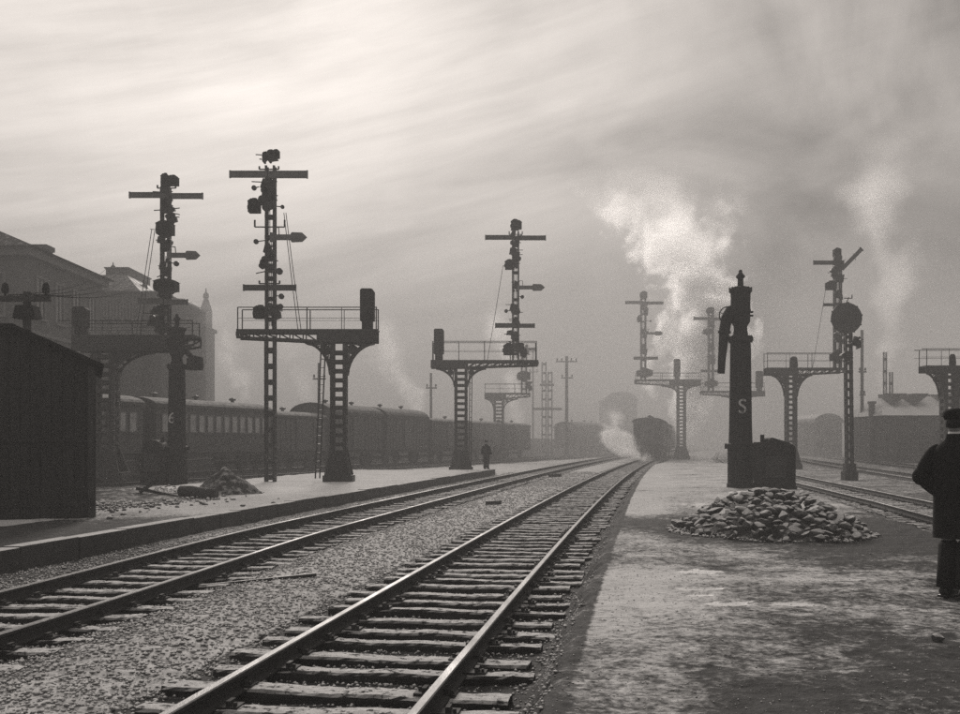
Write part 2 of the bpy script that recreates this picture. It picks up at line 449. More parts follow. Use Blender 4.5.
def samp_plat(n):
    y = 3.5 + 26 * rng.random(n) ** 1.4; u = 1.35 + 6.0 * rng.random(n) ** 1.5
    return X1(y) + u, y
scatter('grit', 14000, samp_plat, .003, .011, BALLAST, 'frozen grit and clods strewn over the right platform', 'grit')

# ------------------------------------------------------------------ tracks
def sleeper_mesh(seed, L=2.6):
    r = random.Random(seed); nx, ny = 40, 6
    w_, h_ = .205 + r.uniform(-.025, .03), .16
    vs = []; fs = []
    ph = r.uniform(0, 50)
    for i in range(nx + 1):
        x = -L / 2 + L * i / nx + (r.uniform(-.03, .03) if i in (0, nx) else 0)
        ring = [(-1, -1), (-1, -.2), (-1, .72), (-.86, .98), (-.4, 1.03), (0, 1.05), (.4, 1.03), (.86, .98), (1, .72), (1, -.2), (1, -1)]
        for a, b in ring:
            y = a * w_ / 2 + (.012 * math.sin(x * 2 + ph) + r.uniform(-.004, .004)) * (1 if b > 0 else 0)
            z = b * h_ / 2 + (r.uniform(-.004, .004) + .005 * math.sin(x * 7 + ph)) * (1 if b > .5 else 0)
            vs.append((x, y, z))
    k = 11
    for i in range(nx):
        for j in range(k - 1):
            fs.append((i * k + j, i * k + j + 1, (i + 1) * k + j + 1, (i + 1) * k + j))
        fs.append((i * k + k - 1, i * k, (i + 1) * k, (i + 1) * k + k - 1))
    fs.append(tuple(range(k - 1, -1, -1))); fs.append(tuple(range(nx * k, nx * k + k)))
    nf = len(fs)
    for sx in (-1, 1):      # cast chairs and bolts that hold the rails
        for (x0, x1, y0, y1, z0, z1) in ((-.15, .15, -.075, .075, .07, .1), (.063, .095, -.05, .05, .1, .135), (-.095, -.063, -.05, .05, .1, .135), (.115, .135, -.05, -.02, .1, .125), (-.135, -.115, .02, .05, .1, .125)):
            b = len(vs); x0 += sx * .753; x1 += sx * .753
            vs += [(x0, y0, z0), (x1, y0, z0), (x1, y1, z0), (x0, y1, z0), (x0, y0, z1), (x1, y0, z1), (x1, y1, z1), (x0, y1, z1)]
            fs += [tuple(b + i for i in f) for f in [(0, 3, 2, 1), (4, 5, 6, 7), (0, 1, 5, 4), (1, 2, 6, 5), (2, 3, 7, 6), (3, 0, 4, 7)]]
    me = bpy.data.meshes.new('sleeper'); me.from_pydata(vs, [], fs); me.materials.append(SLEEPER); me.materials.append(RAILSIDE)
    me.polygons.foreach_set('use_smooth', [False for i in range(len(fs))]); me.polygons.foreach_set('material_index', [0 if i < nf else 1 for i in range(len(fs))]); me.update()
    bm = bmesh.new(); bm.from_mesh(me); bmesh.ops.recalc_face_normals(bm, faces=bm.faces); bm.to_mesh(me); bm.free(); return me
SLP = [sleeper_mesh(100 + i) for i in range(9)]
def rail_mesh(XF, o, y0, y1, step, parent, zt=-.12):
    prof = [(-.062, -.14), (.062, -.14), (.062, -.128), (.012, -.112), (.010, -.045), (.034, -.036), (.036, -.008), (.028, 0), (-.028, 0), (-.036, -.008), (-.034, -.036), (-.010, -.045), (-.012, -.112), (-.062, -.128)]
    n = len(prof); mb = MB(); ys = np.arange(y0, y1 + step, step); vs = []
    for y in ys:
        sl = (float(XF(y + .5)) - float(XF(y - .5))); nx = 1 / math.hypot(1, sl); x = float(XF(y))
        for a, b in prof: vs.append((x + (a + o) * nx, y - (a + o) * nx * sl, zt + b))
    fs = []; ms = []
    for i in range(len(ys) - 1):
        for k in range(n):
            fs.append((i * n + k, i * n + (k + 1) % n, (i + 1) * n + (k + 1) % n, (i + 1) * n + k)); ms.append(1 if k in (6, 7, 8) else 0)
    fs.append(tuple(range(n - 1, -1, -1))); fs.append(tuple(range((len(ys) - 1) * n, len(ys) * n))); ms += [0, 0]
    mb.v = vs; mb.f = fs; mb.m = ms
    return mb.build('rail', [RAILSIDE, RAILTOP], parent)
def track(XF, y0, y1, label, n_ind=100, step=1.0, dy=.62, seed=1, group='railway tracks', sink=0.0, zt=-.12, sm=None):
    root = empty('railway_track', (0, 0, 0), label, 'railway track', group)
    for s_ in (-1, 1): rail_mesh(XF, s_ * .753, y0, y1, step, root, zt)
    r = random.Random(seed); ys = []; y = y0 + .2
    while y < y1: ys.append(y); y += dy + r.uniform(-.07, .07)
    vis = [y for y in ys if y > 4.5]; ind = set(vis[:n_ind])
    rest = MB()
    for y in ys:
        sl = float(XF(y + .5)) - float(XF(y - .5)); x = float(XF(y)); a = -math.atan(sl) + R(r.uniform(-1.6, 1.6))
        if y in ind:
            o = bpy.data.objects.new('sleeper', r.choice(SLP)); C.objects.link(o); o.parent = root
            o.location = (x + r.uniform(-.08, .08), y, zt - .215 - sink + r.uniform(-.008, .008)); o.rotation_euler = (0, R(r.uniform(-.4, .4)), a + (math.pi if r.random() < .5 else 0))
            o.scale = (1, r.uniform(.9, 1.1), 1)
        else:
            ca, sa = math.cos(a), math.sin(a); vs = []
            for zz in (-.29, -.142):
                for bx, by in ((-1.3, -.125), (1.3, -.125), (1.3, .125), (-1.3, .125)):
                    vs.append((x + bx * ca - by * sa, y + bx * sa + by * ca, zz + zt - sink))
            rest.add(vs, [(0, 3, 2, 1), (4, 5, 6, 7), (0, 1, 5, 4), (1, 2, 6, 5), (2, 3, 7, 6), (3, 0, 4, 7)])
    if rest.v: o = rest.build('sleeper_row', sm or SLEEPER, root); o['kind'] = 'stuff'
    return root
track(X1, 1.5, 190, 'main railway track in the middle running straight toward the steaming train', 100)
track(X2, 3.0, 190, 'darker railway track left of the main one, beside the platform kerb', 90, seed=2, sink=.012)
track(X3, 8, 190, 'railway track on the right behind the heap of stones', 60, seed=3, sink=.03)
def X4(y): return X1(y) + 15.0
def X5(y): return X1(y) + 20.0
track(X4, 20, 190, 'railway track on the far right beyond the disc signal', 0, 3, seed=4, sink=.03)
track(X5, 25, 190, 'outermost railway track in front of the snow roofed shed', 0, 3, seed=5, sink=.03)
def XL2(y): return XL(y) + 5.0
track(XL, 38, 250, 'railway track on the left under the standing coaches', 0, 3, seed=6, sink=.03, sm=WOODP)
track(XL2, 42, 250, 'empty railway track on the left in front of the standing coaches', 0, 3, seed=8, sink=.03)

# left platform kerb: individual stones would be hundreds; one kerb structure with joints
def kerb(off, y0, y1, ztop, w_, hgt, name, label):
    mb = MB(); y = y0
    r = random.Random(5)
    while y < y1:
        L = r.uniform(1.1, 1.6); ya, yb = y + .008, y + L - .008
        dz = r.uniform(-.012, .012); ox = r.uniform(-.02, .02); vs = []
        for zz in (ztop - hgt, ztop + dz):
            for o_, yy in ((off - w_ / 2, ya), (off + w_ / 2, ya), (off + w_ / 2, yb), (off - w_ / 2, yb)):
                vs.append((X1(yy) + o_ + ox, yy, zz))
        mb.add(vs, [(0, 3, 2, 1), (4, 5, 6, 7), (0, 1, 5, 4), (1, 2, 6, 5), (2, 3, 7, 6), (3, 0, 4, 7)]); y += L
    o = mb.build(name, KERB, None, bevel=.02); tag(o, label, 'kerb'); return o
kerb(-6.95, 2, PLAT_END, .035, .28, .45, 'platform_kerb', 'stone kerb along the edge of the snowy left platform')

# ------------------------------------------------------------------ signals
def lattice(mb, x0, x1, y0, y1, z0, z1, t=.07, pitch=.5, plate=.16, lean=0.0, zref=None):
    zref = z0 if zref is None else zref
    def L(z): return lean * (z - zref)
    for x in (x0 + t / 2, x1 - t / 2):
        for y in (y0 + t / 2, y1 - t / 2):
            mb.bar((x + L(z0), y, z0), (x + L(z1), y, z1), t)
    z = z0 + pitch * .4
    while z < z1 - plate:
        o = L(z)
        for y in (y0 - .006, y1 - .012): mb.box(x0 + o - .004, x1 + o + .004, y, y + .018, z, z + plate)
        for x in (x0 - .008, x1 - .012): mb.box(x + o, x + o + .02, y0 + .02, y1 - .02, z, z + plate)
        z += pitch
def lamp_box(x0, x1, z0, z1, y, parent, r):
    mb = MB(); w_ = x1 - x0; h_ = z1 - z0; dp = w_ * .9
    mb.box(x0, x1, y - dp / 2, y + dp / 2, z0, z0 + h_ * .74)
    cx = (x0 + x1) / 2
    mb.prism([(x0 - w_ * .06, z0 + h_ * .74), (x1 + w_ * .06, z0 + h_ * .74), (cx + w_ * .25, z1 - h_ * .08), (cx - w_ * .25, z1 - h_ * .08)], y - dp / 2 - .01, y + dp / 2 + .01)
    mb.cyl((cx, y, z1 - h_ * .08), (cx, y, z1), w_ * .2, w_ * .24, 8)
    zc = z0 + h_ * .38
    for s_ in (-1, 1): mb.cyl((cx, y + s_ * dp / 2, zc), (cx, y + s_ * (dp / 2 + w_ * .16), zc), w_ * .3, w_ * .34, 10)
    mb.cyl((x0, y, zc), (x0 - w_ * .1, y, zc), w_ * .2, w_ * .2, 8)
    o = mb.build('signal_lamp', LAMPM, parent, bevel=.012); return o
def arm(x0, x1, z0, z1, y, parent, pointed=0, xc=0, light=False, ang=None):
    mb = MB(); zc = (z0 + z1) / 2; h = z1 - z0
    if pointed:
        s_ = pointed; a, b = (x0, x1) if s_ > 0 else (x1, x0); L = abs(b - a)
        P = [(a, zc - h * .28), (a + s_ * L * .52, zc - h * .28), (a + s_ * L * .56, zc - h * .5), (b - s_ * L * .14, zc - h * .46), (b, zc), (b - s_ * L * .14, zc + h * .46), (a + s_ * L * .56, zc + h * .5), (a + s_ * L * .52, zc + h * .28), (a, zc + h * .28)]
        mb.prism(P, y - .025, y + .025)
        mb.box(a - .08, a + .08, y - .07, y + .05, zc - h * .45, zc + h * .45)
        mb.tube([(a + s_ * .02, y, zc + h * .4), (a + s_ * .08, y, zc + h * .95), (a + s_ * .25, y, zc + h * .95), (a + s_ * .27, y, zc + h * .3)], .022, 6)
    else:
        mb.prism([(x0, z0), (x1, z0), (x1, z1), (x0, z1)], y - .02, y + .02)
        for zz in (z0 - .004, z1 - .03): mb.box(x0 + .01, x1 - .01, y - .04, y + .04, zz, zz + .034)
        q = x0 if abs(x0 - xc) > abs(x1 - xc) else x1
        mb.box(q - .03, q + .03, y - .045, y + .045, z0 - .02, z1 + .02)
        k = xc + (q - xc) * .72
    o = mb.build('semaphore_arm', ARMLIGHT if light else ARM, parent)
    return o
def weight(x, z, dx, y, parent, s=1.0):
    mb = MB(); mb.bar((x, y, z), (x + dx, y, z - .05 * s), .035)
    mb.cyl((x + dx, y - .05 * s, z - .05 * s), (x + dx, y + .05 * s, z - .05 * s), .11 * s, .11 * s, 12)
    return mb.build('counterweight', IRON, parent)
def blk(x0, x1, z0, z1, y, parent, seed):
    """a crank housing: plates, quadrants and pulleys bolted to the doll"""
    r = random.Random(seed); mb = MB(); w_ = x1 - x0; h_ = z1 - z0
    if r.random() < .5:
        mb.prism([(x0 + w_ * .15, z0 + h_ * .3), (x0 + w_ * .75, z0 + h_ * .2), (x0 + w_ * .8, z0 + h_ * .8), (x0 + w_ * .3, z0 + h_ * .9)], y - .09, y + .09)
        mb.prism([(x0 + w_ * .5, z0), (x1, z0 + h_ * .15), (x1 - w_ * .06, z0 + h_ * .5), (x0 + w_ * .6, z0 + h_ * .55)], y - .14, y + .05)
    else:
        mb.prism([(x0, z0 + h_ * .45), (x0 + w_ * .5, z0 + h_ * .4), (x0 + w_ * .55, z1 - h_ * .05), (x0 + w_ * .08, z1 - h_ * .15)], y - .13, y + .07)
        mb.prism([(x0 + w_ * .35, z0 + h_ * .05), (x1 - w_ * .1, z0), (x1 - w_ * .02, z0 + h_ * .6), (x0 + w_ * .4, z0 + h_ * .62)], y - .08, y + .1)
    for k in range(3):
        cx = r.uniform(x0 + w_ * .1, x1 - w_ * .1); cz = r.uniform(z0, z1); q = r.uniform(.13, .22) * min(w_, h_)
        mb.cyl((cx, y - .17, cz), (cx, y + .17, cz), q, q, 10)
    for k in range(2):
        zz = r.uniform(z0 + h_ * .1, z1 - h_ * .1); sx = r.choice((-1, 1))
        mb.bar(((x0 + x1) / 2, y - .13, zz), ((x0 + x1) / 2 + sx * w_ * r.uniform(.55, .8), y - .13, zz + r.uniform(-.2, .2) * h_), .035)
    return mb.build('crank_housing', IRON, parent)

def signal(label, d, col, base, deck, flare, doll, items, box=None, rail=None, ladder=None, stays=(), leg=None, dly=0.0, truss=None, group='bracket signals with semaphore masts', z_base=None, lean=0.0, deck_taper=1, solid=None, lamp_on_deck=None):
    """col (x0,x1) px, base py; deck (x0,x1,ytop,ybot) px; flare (x0,x1,ybottom); doll (x0,x1,ytop)"""
    s = d / F
    zb = (EYE - (base - 442) * s) if z_base is None else z_base
    xb = ((col[0] + col[1]) / 2 - 480) * s
    root = empty('bracket_signal', (xb, d, zb), label, 'railway signal', group)
    X = lambda p: (p - 480) * s - xb
    Z = lambda p: EYE - (p - 442) * s - zb
    c0, c1 = X(col[0]), X(col[1]); cw = c1 - c0; cd = max(cw * .9, .45)
    d0, d1, zt, zbm = X(deck[0]), X(deck[1]), Z(deck[2]), Z(deck[3])
    fz = Z(flare[2])
    # column: four flared legs braced by battens
    mb = MB(); foot = 1.1 if zt > 5 else .8
    lattice(mb, c0, c1, -cd / 2, cd / 2, foot, zbm, max(.07, cw * .22), .36, .15)
    for sx in (-1, 1):
        for sy in (-1, 1):
            mb.bar((c0 + .05 if sx < 0 else c1 - .05, sy * (cd / 2 - .05), foot + .02), ((c0 if sx < 0 else c1) + sx * cw * .27, sy * (cd / 2 + cw * .2), .05), .11)
    mb.prism([(c0 - cw * .24, .12), (c1 + cw * .24, .12), (c1, foot), (c0, foot)], -cd / 2 - .02, -cd / 2 + .03)
    mb.prism([(c0 - cw * .24, .12), (c1 + cw * .24, .12), (c1, foot), (c0, foot)], cd / 2 - .03, cd / 2 + .02)
    mb.box(c0 - cw * .42, c1 + cw * .42, -cd / 2 - .2, cd / 2 + .2, -.25, .12)
    mb.build('column', IRON, root)
    # curved brackets under the deck
    for sx, edge, fx in ((-1, c0, X(flare[0])), (1, c1, X(flare[1]))):
        if abs(fx - edge) < .15: continue
        mb = MB()
        mb.box(edge - .05, edge + .05, -cd / 2 + .04, cd / 2 - .04, fz - .05, fz + .05)
        mb.box(min(edge, fx), max(edge, fx), -cd / 2 - .01, cd / 2 + .01, zbm - .05, zbm - .004)
        for y in (-cd / 2 + .04, cd / 2 - .04):
            pts = []
            for k in range(9):
                t = k / 8; a = t * math.pi / 2
                pts.append((edge + (fx - edge) * (1 - math.cos(a)), y, fz + (zbm - fz) * math.sin(a) ** 1.0))
            # curve bulging towards the corner
            pts = [(edge + (fx - edge) * (t_ ** 1.7), y, fz + (zbm - fz) * (1 - (1 - t_) ** 1.6)) for t_ in [k / 8 for k in range(9)]]
            for a, b in zip(pts, pts[1:]): mb.bar(a, b, .10, .10)
            corner = (edge, y, zbm)
            for k in (2, 4, 6): mb.bar(pts[k], ((edge + (pts[k][0] - edge) * .35), y, pts[k][2] + (zbm - pts[k][2]) * .9), .045)
            mb.cyl((edge + (fx - edge) * .22, y - .02, zbm - (zbm - fz) * .22), (edge + (fx - edge) * .22, y + .02, zbm - (zbm - fz) * .22), .16 * abs(zbm - fz), .16 * abs(zbm - fz), 14)
        mb.build('curved_bracket', IRON, root)
    # deck
    hd = zt - zbm; dw = cd / 2 + .12
    mb = MB(); mb.box(d0, d1, -dw, dw, zt - .06, zt); mb.build('deck', IRON2, root)
    mb = MB()
    so0, so1 = (X(solid[0]), X(solid[1])) if solid else (c0 - cw, c1 + cw)
    so0, so1 = max(so0, d0), min(so1, d1)
    for y in (-dw + .03, dw - .03):
        mb.box(so0, so1, y - .02, y + .02, zbm, zt - .062)
        for e, q in ((d0, so0), (d1, so1)):
            if abs(e - q) < .3: continue
            ze = zbm + hd * .38
            mb.bar((q, y, zbm + .05), (e, y, ze), .09, .09)
            mb.bar((q, y, zt - .11), (e, y, zt - .11), .09, .09)
            n = max(2, int(abs(e - q) / (hd * .95)))
            for k in range(n):
                xa = q + (e - q) * k / n; xb_ = q + (e - q) * (k + 1) / n
                za = zbm + .05 + (ze - zbm) * k / n
                mb.bar((xa, y, za), (xb_, y, zt - .11), .055, .05); mb.bar((xb_, y, zbm + .05 + (ze - zbm) * (k + 1) / n), (xb_, y, zt - .11), .045, .05)
            mb.box(min(e, e + (q - e) * .04), max(e, e + (q - e) * .04), y - .02, y + .02, ze, zt - .062)
    mb.build('girder', IRON, root)
    # railing
    if rail:
        r0, r1, zr = X(rail[0]), X(rail[1]), Z(rail[2])
        mb = MB()
        for y in (-dw, dw):
            mb.cyl((r0, y, zr), (r1, y, zr), .022, .022, 6)
            mb.cyl((r0, y, zt + (zr - zt) * .5), (r1, y, zt + (zr - zt) * .5), .011, .011, 5)
            n = max(3, int((r1 - r0) / 1.3))
            for k in range(n + 1):
                x = max(r0, d0 + .05) + (min(r1, d1 - .05) - max(r0, d0 + .05)) * k / n
                mb.cyl((x, y, zt - .05), (x, y, zr), .024 if k % 2 == 0 else .014, None, 6)
        mb.build('railing', IRON, root)
    if ladder:
        lx0, ly0, lx1, ly1 = ladder; mb = MB(); yl = -cd / 2 - .12
        a = Vector((X(lx0), yl, Z(ly0))); b = Vector((X(lx1), yl - .25, Z(ly1)))
        for o_ in (-.14, .14): mb.bar(a + Vector((o_ * .45, o_, 0)), b + Vector((o_ * .45, o_, 0)), .05)
        n = int((a - b).length / .32)
        for k in range(1, n):
            p = a.lerp(b, k / n); mb.cyl(p + Vector((-.063, -.14, 0)), p + Vector((.063, .14, 0)), .018, None, 5)
        mb.build('ladder', IRON, root)
    # doll mast
    if doll:
        m0, m1, mt = X(doll[0]), X(doll[1]), Z(doll[2]); md = (m1 - m0); yc = dly
        mb = MB(); t = max(.05, md * .22)
        lattice(mb, m0, m1, yc - md / 2, yc + md / 2, zt, mt, t, .8, .13, lean, zt)
        mb.build('mast', IRON, root)
        mb = MB()
        for k, o_ in enumerate((.3, .55, .72)):
            x = m0 + md * o_; mb.cyl((x, yc - md / 2 - .08, zt + .1), (x + lean * (mt - zt) * .9, yc - md / 2 - .08, zt + (mt - zt) * (.93 - k * .2)), .016, None, 5)
        mb.build('pull_rod', IRON, root)
        xm = (m0 + m1) / 2
        for i, it in enumerate(items):
            k = it[0]
            if k == 'arm': arm(X(it[1]), X(it[2]), Z(it[4]), Z(it[3]), yc - md / 2 - .13, root, 0, xm, len(it) > 5)
            elif k == 'pt': arm(X(it[1]), X(it[2]), Z(it[4]), Z(it[3]), yc - md / 2 - .13, root, it[5], xm, True)
            elif k == 'lamp': lamp_box(X(it[1]), X(it[2]), Z(it[4]), Z(it[3]), yc + (-.16 if i % 2 else .1), root, None)
            elif k == 'blk': blk(X(it[1]), X(it[2]), Z(it[4]), Z(it[3]), yc - md / 2 - .04, root, i + int(d))
            elif k == 'wt': weight(X(it[1]), Z(it[2]), it[3] * s, yc - md / 2 - .1, root, it[4] if len(it) > 4 else 1)
            elif k == 'rais':
                a = Vector((X(it[1]), yc - md / 2 - .13, Z(it[2]))); b = Vector((X(it[3]), yc - md / 2 - .13, Z(it[4])))
                mb = MB(); mb.bar(a, b, it[5] * s, .04); e = (b - a).normalized(); mb.bar(b - e * .08, b, it[5] * s * 1.25, .09)
                mb.bar(a.lerp(b, .62) + Vector((.1, 0, -.25)), a.lerp(b, .62) + Vector((-.08, 0, .2)), .03)
                mb.build('semaphore_arm', ARM, root)
            elif k == 'tick':  # U shaped guard bracket
                mb = MB(); y = yc - md / 2 - .06
                x0_, x1_, z_ = X(it[1]), X(it[2]), Z(it[3]); mb.bar((x0_, y, z_), (x1_, y, z_), .045)
                for q in (x0_, x1_): mb.bar((q, y, z_), (q, y, z_ + it[4] * s), .06)
                mb.build('guard_bracket', IRON, root)
    if leg:
        mb = MB(); l0, l1 = X(leg[0]), X(leg[1]); md = l1 - l0
        lattice(mb, l0, l1, dly - md / 2, dly + md / 2, Z(leg[2]), zbm + .25, .09, .62, .2)
        for x in (l0 + .05, l1 - .05): mb.box(x - .1, x + .1, dly - md / 2 - .06, dly + md / 2 + .06, Z(leg[2]) - .1, Z(leg[2]) + .04)
        mb.build('support_leg', IRON, root)
    if box:
        b0, b1, bt, bb = X(box[0]), X(box[1]), Z(box[2]), Z(box[3])
        mb = MB(); w_ = b1 - b0
        mb.prism([(b0, bb + .35), (b1, bb + .35), (b1, bt - w_ * .2), (b1 - w_ * .12, bt - w_ * .04), (b1 - w_ * .25, bt), (b0 + w_ * .12, bt), (b0, bt - w_ * .1)], -w_ * .42, w_ * .42)
        mb.box(b0 + w_ * .12, b1 - w_ * .12, -w_ * .3, w_ * .3, zt, bb + .36)
        mb.box(b0 + w_ * .2, b1 - w_ * .25, -w_ * .46, -w_ * .42, bb + .6, bt - .35)
        mb.build('route_box', LAMPM, root, bevel=.015)
    if lamp_on_deck:
        b0, b1, bt, bb = X(lamp_on_deck[0]), X(lamp_on_deck[1]), Z(lamp_on_deck[2]), Z(lamp_on_deck[3])
        c = (b0 + b1) / 2; w_ = (b1 - b0) / 2
        mb = MB(); mb.lathe([(w_ * .95, zt), (w_ * .95, zt + .1), (w_, zt + .15), (w_ * .8, bt - .1), (w_ * .45, bt)], 12, (c, 0)); mb.build('deck_lamp', LAMPM, root)
    for (xa, ya, xb2, yb2) in stays:
        mb = MB(); mb.tube([(X(xa), dly, Z(ya)), (X((xa + xb2) / 2), dly - .03, Z((ya + yb2) / 2) - .03), (X(xb2), dly, Z(yb2))], .016, 5); mb.build('stay_wire', IRON, root)
    return root

# 1: left, above the wooden hut
signal('leftmost large signal, its mast crowded with arms behind the crane marked 6', 45, (94, 117), 475, (76, 198, 336, 352), (94, 152, 374),
       (162, 171, 188), [('lamp', 161.5, 169.5, 173, 187), ('lamp', 170.5, 180, 176.5, 187), ('arm', 133, 167, 194.5, 200, 1), ('arm', 167, 205, 195.5, 201, 1), ('blk', 160, 175, 188, 205),
        ('blk', 162, 178, 205, 214), ('blk', 167, 180, 213.5, 225), ('lamp', 159.5, 175, 222, 236), ('blk', 160, 174, 236, 251), ('pt', 172, 203, 252.5, 261.5, 1), ('wt', 172, 264, 7), ('blk', 162, 174, 262, 278),
        ('lamp', 156, 177, 279, 291), ('arm', 141.5, 166, 299.5, 305, 1), ('arm', 167, 190, 301, 306, 1), ('blk', 157, 175, 291, 300), ('blk', 152, 170, 306, 318), ('blk', 150, 172, 318, 334), ('wt', 165, 312, -9), ('tick', 160, 178, 190, 3)],
       box=(74, 88, 307, 336), rail=(64, 196, 322), ladder=(120, 354, 119, 470), stays=((152.5, 229.5, 137, 334), (155.5, 231, 141, 334), (151, 229.5, 163, 229.5)), dly=-.1, solid=(76, 170))
# 2
signal('tall signal with a lattice leg to the ground and wide bracket on the snowy platform', 42.5, (331, 347), 478, (238.5, 378.5, 330, 343), (306, 374, 374),
       (267, 277, 168), [('lamp', 263.5, 270, 152.5, 161), ('lamp', 275, 281.5, 152, 161), ('lamp', 268.5, 275.5, 150.5, 159), ('blk', 264, 281, 157, 165), ('arm', 233.5, 270, 174.5, 181, 1), ('arm', 271, 309.5, 174.5, 181.5, 1), ('tick', 262, 281, 172.5, 3), ('blk', 260, 279, 180, 195), ('wt', 262, 190, -5, .9),
        ('blk', 260, 277, 193, 214), ('lamp', 249.5, 261, 199, 213.5), ('wt', 277, 209, 8, .7), ('tick', 257.5, 287, 229.5, 7), ('pt', 275, 309.5, 235, 245, 1), ('wt', 268, 243, -9, .9), ('blk', 264, 276, 246, 258), ('blk', 262, 279, 260, 275), ('wt', 275, 272, 7, 1.2),
        ('arm', 247, 270, 287, 292.5), ('arm', 271, 298, 287, 292.5), ('tick', 262, 282, 285.5, 3), ('wt', 276, 297, 8), ('lamp', 255, 268, 305.5, 319), ('blk', 268, 284, 305, 322), ('wt', 276, 307, 7)],
       box=(360.5, 374.5, 289, 330), rail=(240, 378, 308.5), ladder=(325, 343, 320, 478), stays=((285, 214, 299, 330), (287, 214, 302, 330)), leg=(266.5, 277, 486), dly=-.25, solid=(318, 378))
# 3
signal('signal in the middle distance standing behind the small man in black', 64, (454.5, 467.5), 468.5, (431, 538, 360.5, 368.5), (436, 486, 386),
       (512, 519, 232), [('lamp', 511, 519, 219, 230), ('lamp', 515, 521.5, 221, 230), ('arm', 485.5, 515, 236.5, 241), ('arm', 516, 545, 237, 241.5), ('tick', 509, 522, 235.5, 3), ('blk', 510, 520, 232, 246), ('blk', 509, 520, 247, 262), ('lamp', 505, 514, 260, 270), ('blk', 511, 519, 260, 270),
        ('blk', 512, 519, 280, 293), ('pt', 518, 544.5, 285, 292, 1), ('wt', 518, 297, 4), ('blk', 507, 520, 303, 315), ('wt', 512, 311, -6), ('arm', 495.5, 516, 324, 328.5), ('arm', 516, 534, 324.5, 328.5), ('blk', 510, 520, 318, 326), ('blk', 506, 519, 330, 340), ('lamp', 503.5, 514, 343, 355), ('blk', 512, 527, 341, 357)],
       box=(434, 444, 329, 360), rail=(433, 536, 342), ladder=(471, 372, 470, 469), stays=((503, 266, 487.5, 360), (503, 266, 512, 265)), dly=-.1, solid=(431, 468))
# 4 behind it
signal('hazy small bracket signal with a round disc behind the middle signal', 108, (493.5, 504), 458, (484.5, 530, 393, 399), (486, 518, 408),
       (521, 527, 345), [('blk', 519, 529, 345, 356), ('arm', 512, 535, 348, 351), ('blk', 519, 528, 358, 368), ('lamp', 518, 530, 371, 380), ('blk', 524, 532, 380, 392)],
       rail=(485, 530, 384), solid=(484, 506), z_base=-.25)
# 5 far right of the main track
signal('faint bracket signal in the haze just right of the steaming train', 112, (677, 685.5), 457, (635, 701.5, 379.5, 386), (662, 698, 392),
       (640.5, 646, 298), [('lamp', 640.5, 647, 291, 298), ('arm', 625, 643, 301.5, 304.5), ('arm', 643, 662.5, 302, 305), ('blk', 640, 648, 303, 316), ('lamp', 637.5, 642, 315, 322), ('wt', 645, 321, 5), ('pt', 645, 662.5, 331.5, 336, 1), ('blk', 640, 647, 328, 338), ('blk', 640, 647, 345, 355), ('arm', 633, 657, 357, 360), ('lamp', 638, 652, 369, 376)],
       box=(674, 680, 359, 380), rail=(636, 700, 373), solid=(670, 700))
# 6
signal('fainter bracket signal partly hidden behind the water crane marked S', 109, (736, 744), 458, (701, 764, 391, 396.5), (722, 756, 402),
       (708, 713.5, 312), [('lamp', 707, 714, 307, 313), ('arm', 693, 711, 317.5, 320.5), ('arm', 711, 727, 318, 321), ('blk', 707, 714, 320, 330), ('lamp', 704, 713, 328, 334), ('blk', 707, 714, 342, 352), ('blk', 707, 715, 355, 365), ('arm', 700, 722, 370, 372.5), ('lamp', 706, 717, 380, 386)],
       box=(756, 762.5, 371, 391), rail=(702, 763, 383), solid=(730, 764), z_base=-.25)
# 7 right
signal('right hand signal with one arm raised, its bracket left of the round disc', 74, (785.5, 796), 466, (765, 842, 368, 375.5), (773, 811, 396),
       (834, 841, 256), [('lamp', 834, 841, 247.5, 256), ('arm', 812, 836, 261.5, 265.5), ('rais', 840, 270, 860, 249.5, 4), ('blk', 831, 843, 256, 270), ('blk', 829, 843, 270, 283), ('lamp', 825.5, 835, 281, 290), ('blk', 834, 841, 289, 302), ('arm', 822, 836, 304, 306.8), ('blk', 832.5, 842, 333, 346), ('lamp', 830, 841, 352, 361)],
       rail=(765, 832, 353.5), stays=((825.5, 290, 812.5, 368),), solid=(765, 797), lamp_on_deck=(789.5, 798, 356.5, 368))
# 8 far right edge
signal('bracket signal cut by the right edge, behind the man in the cap', 56, (942, 957), 472, (922, 992, 366, 373), (929, 970, 398),
       (974, 981, 280), [('lamp', 974, 982, 270, 281), ('arm', 978, 1000, 286, 290), ('blk', 971, 983, 290, 305)],
       rail=(918, 990, 349.5), solid=(922, 958), lamp_on_deck=(949, 956, 354, 366))

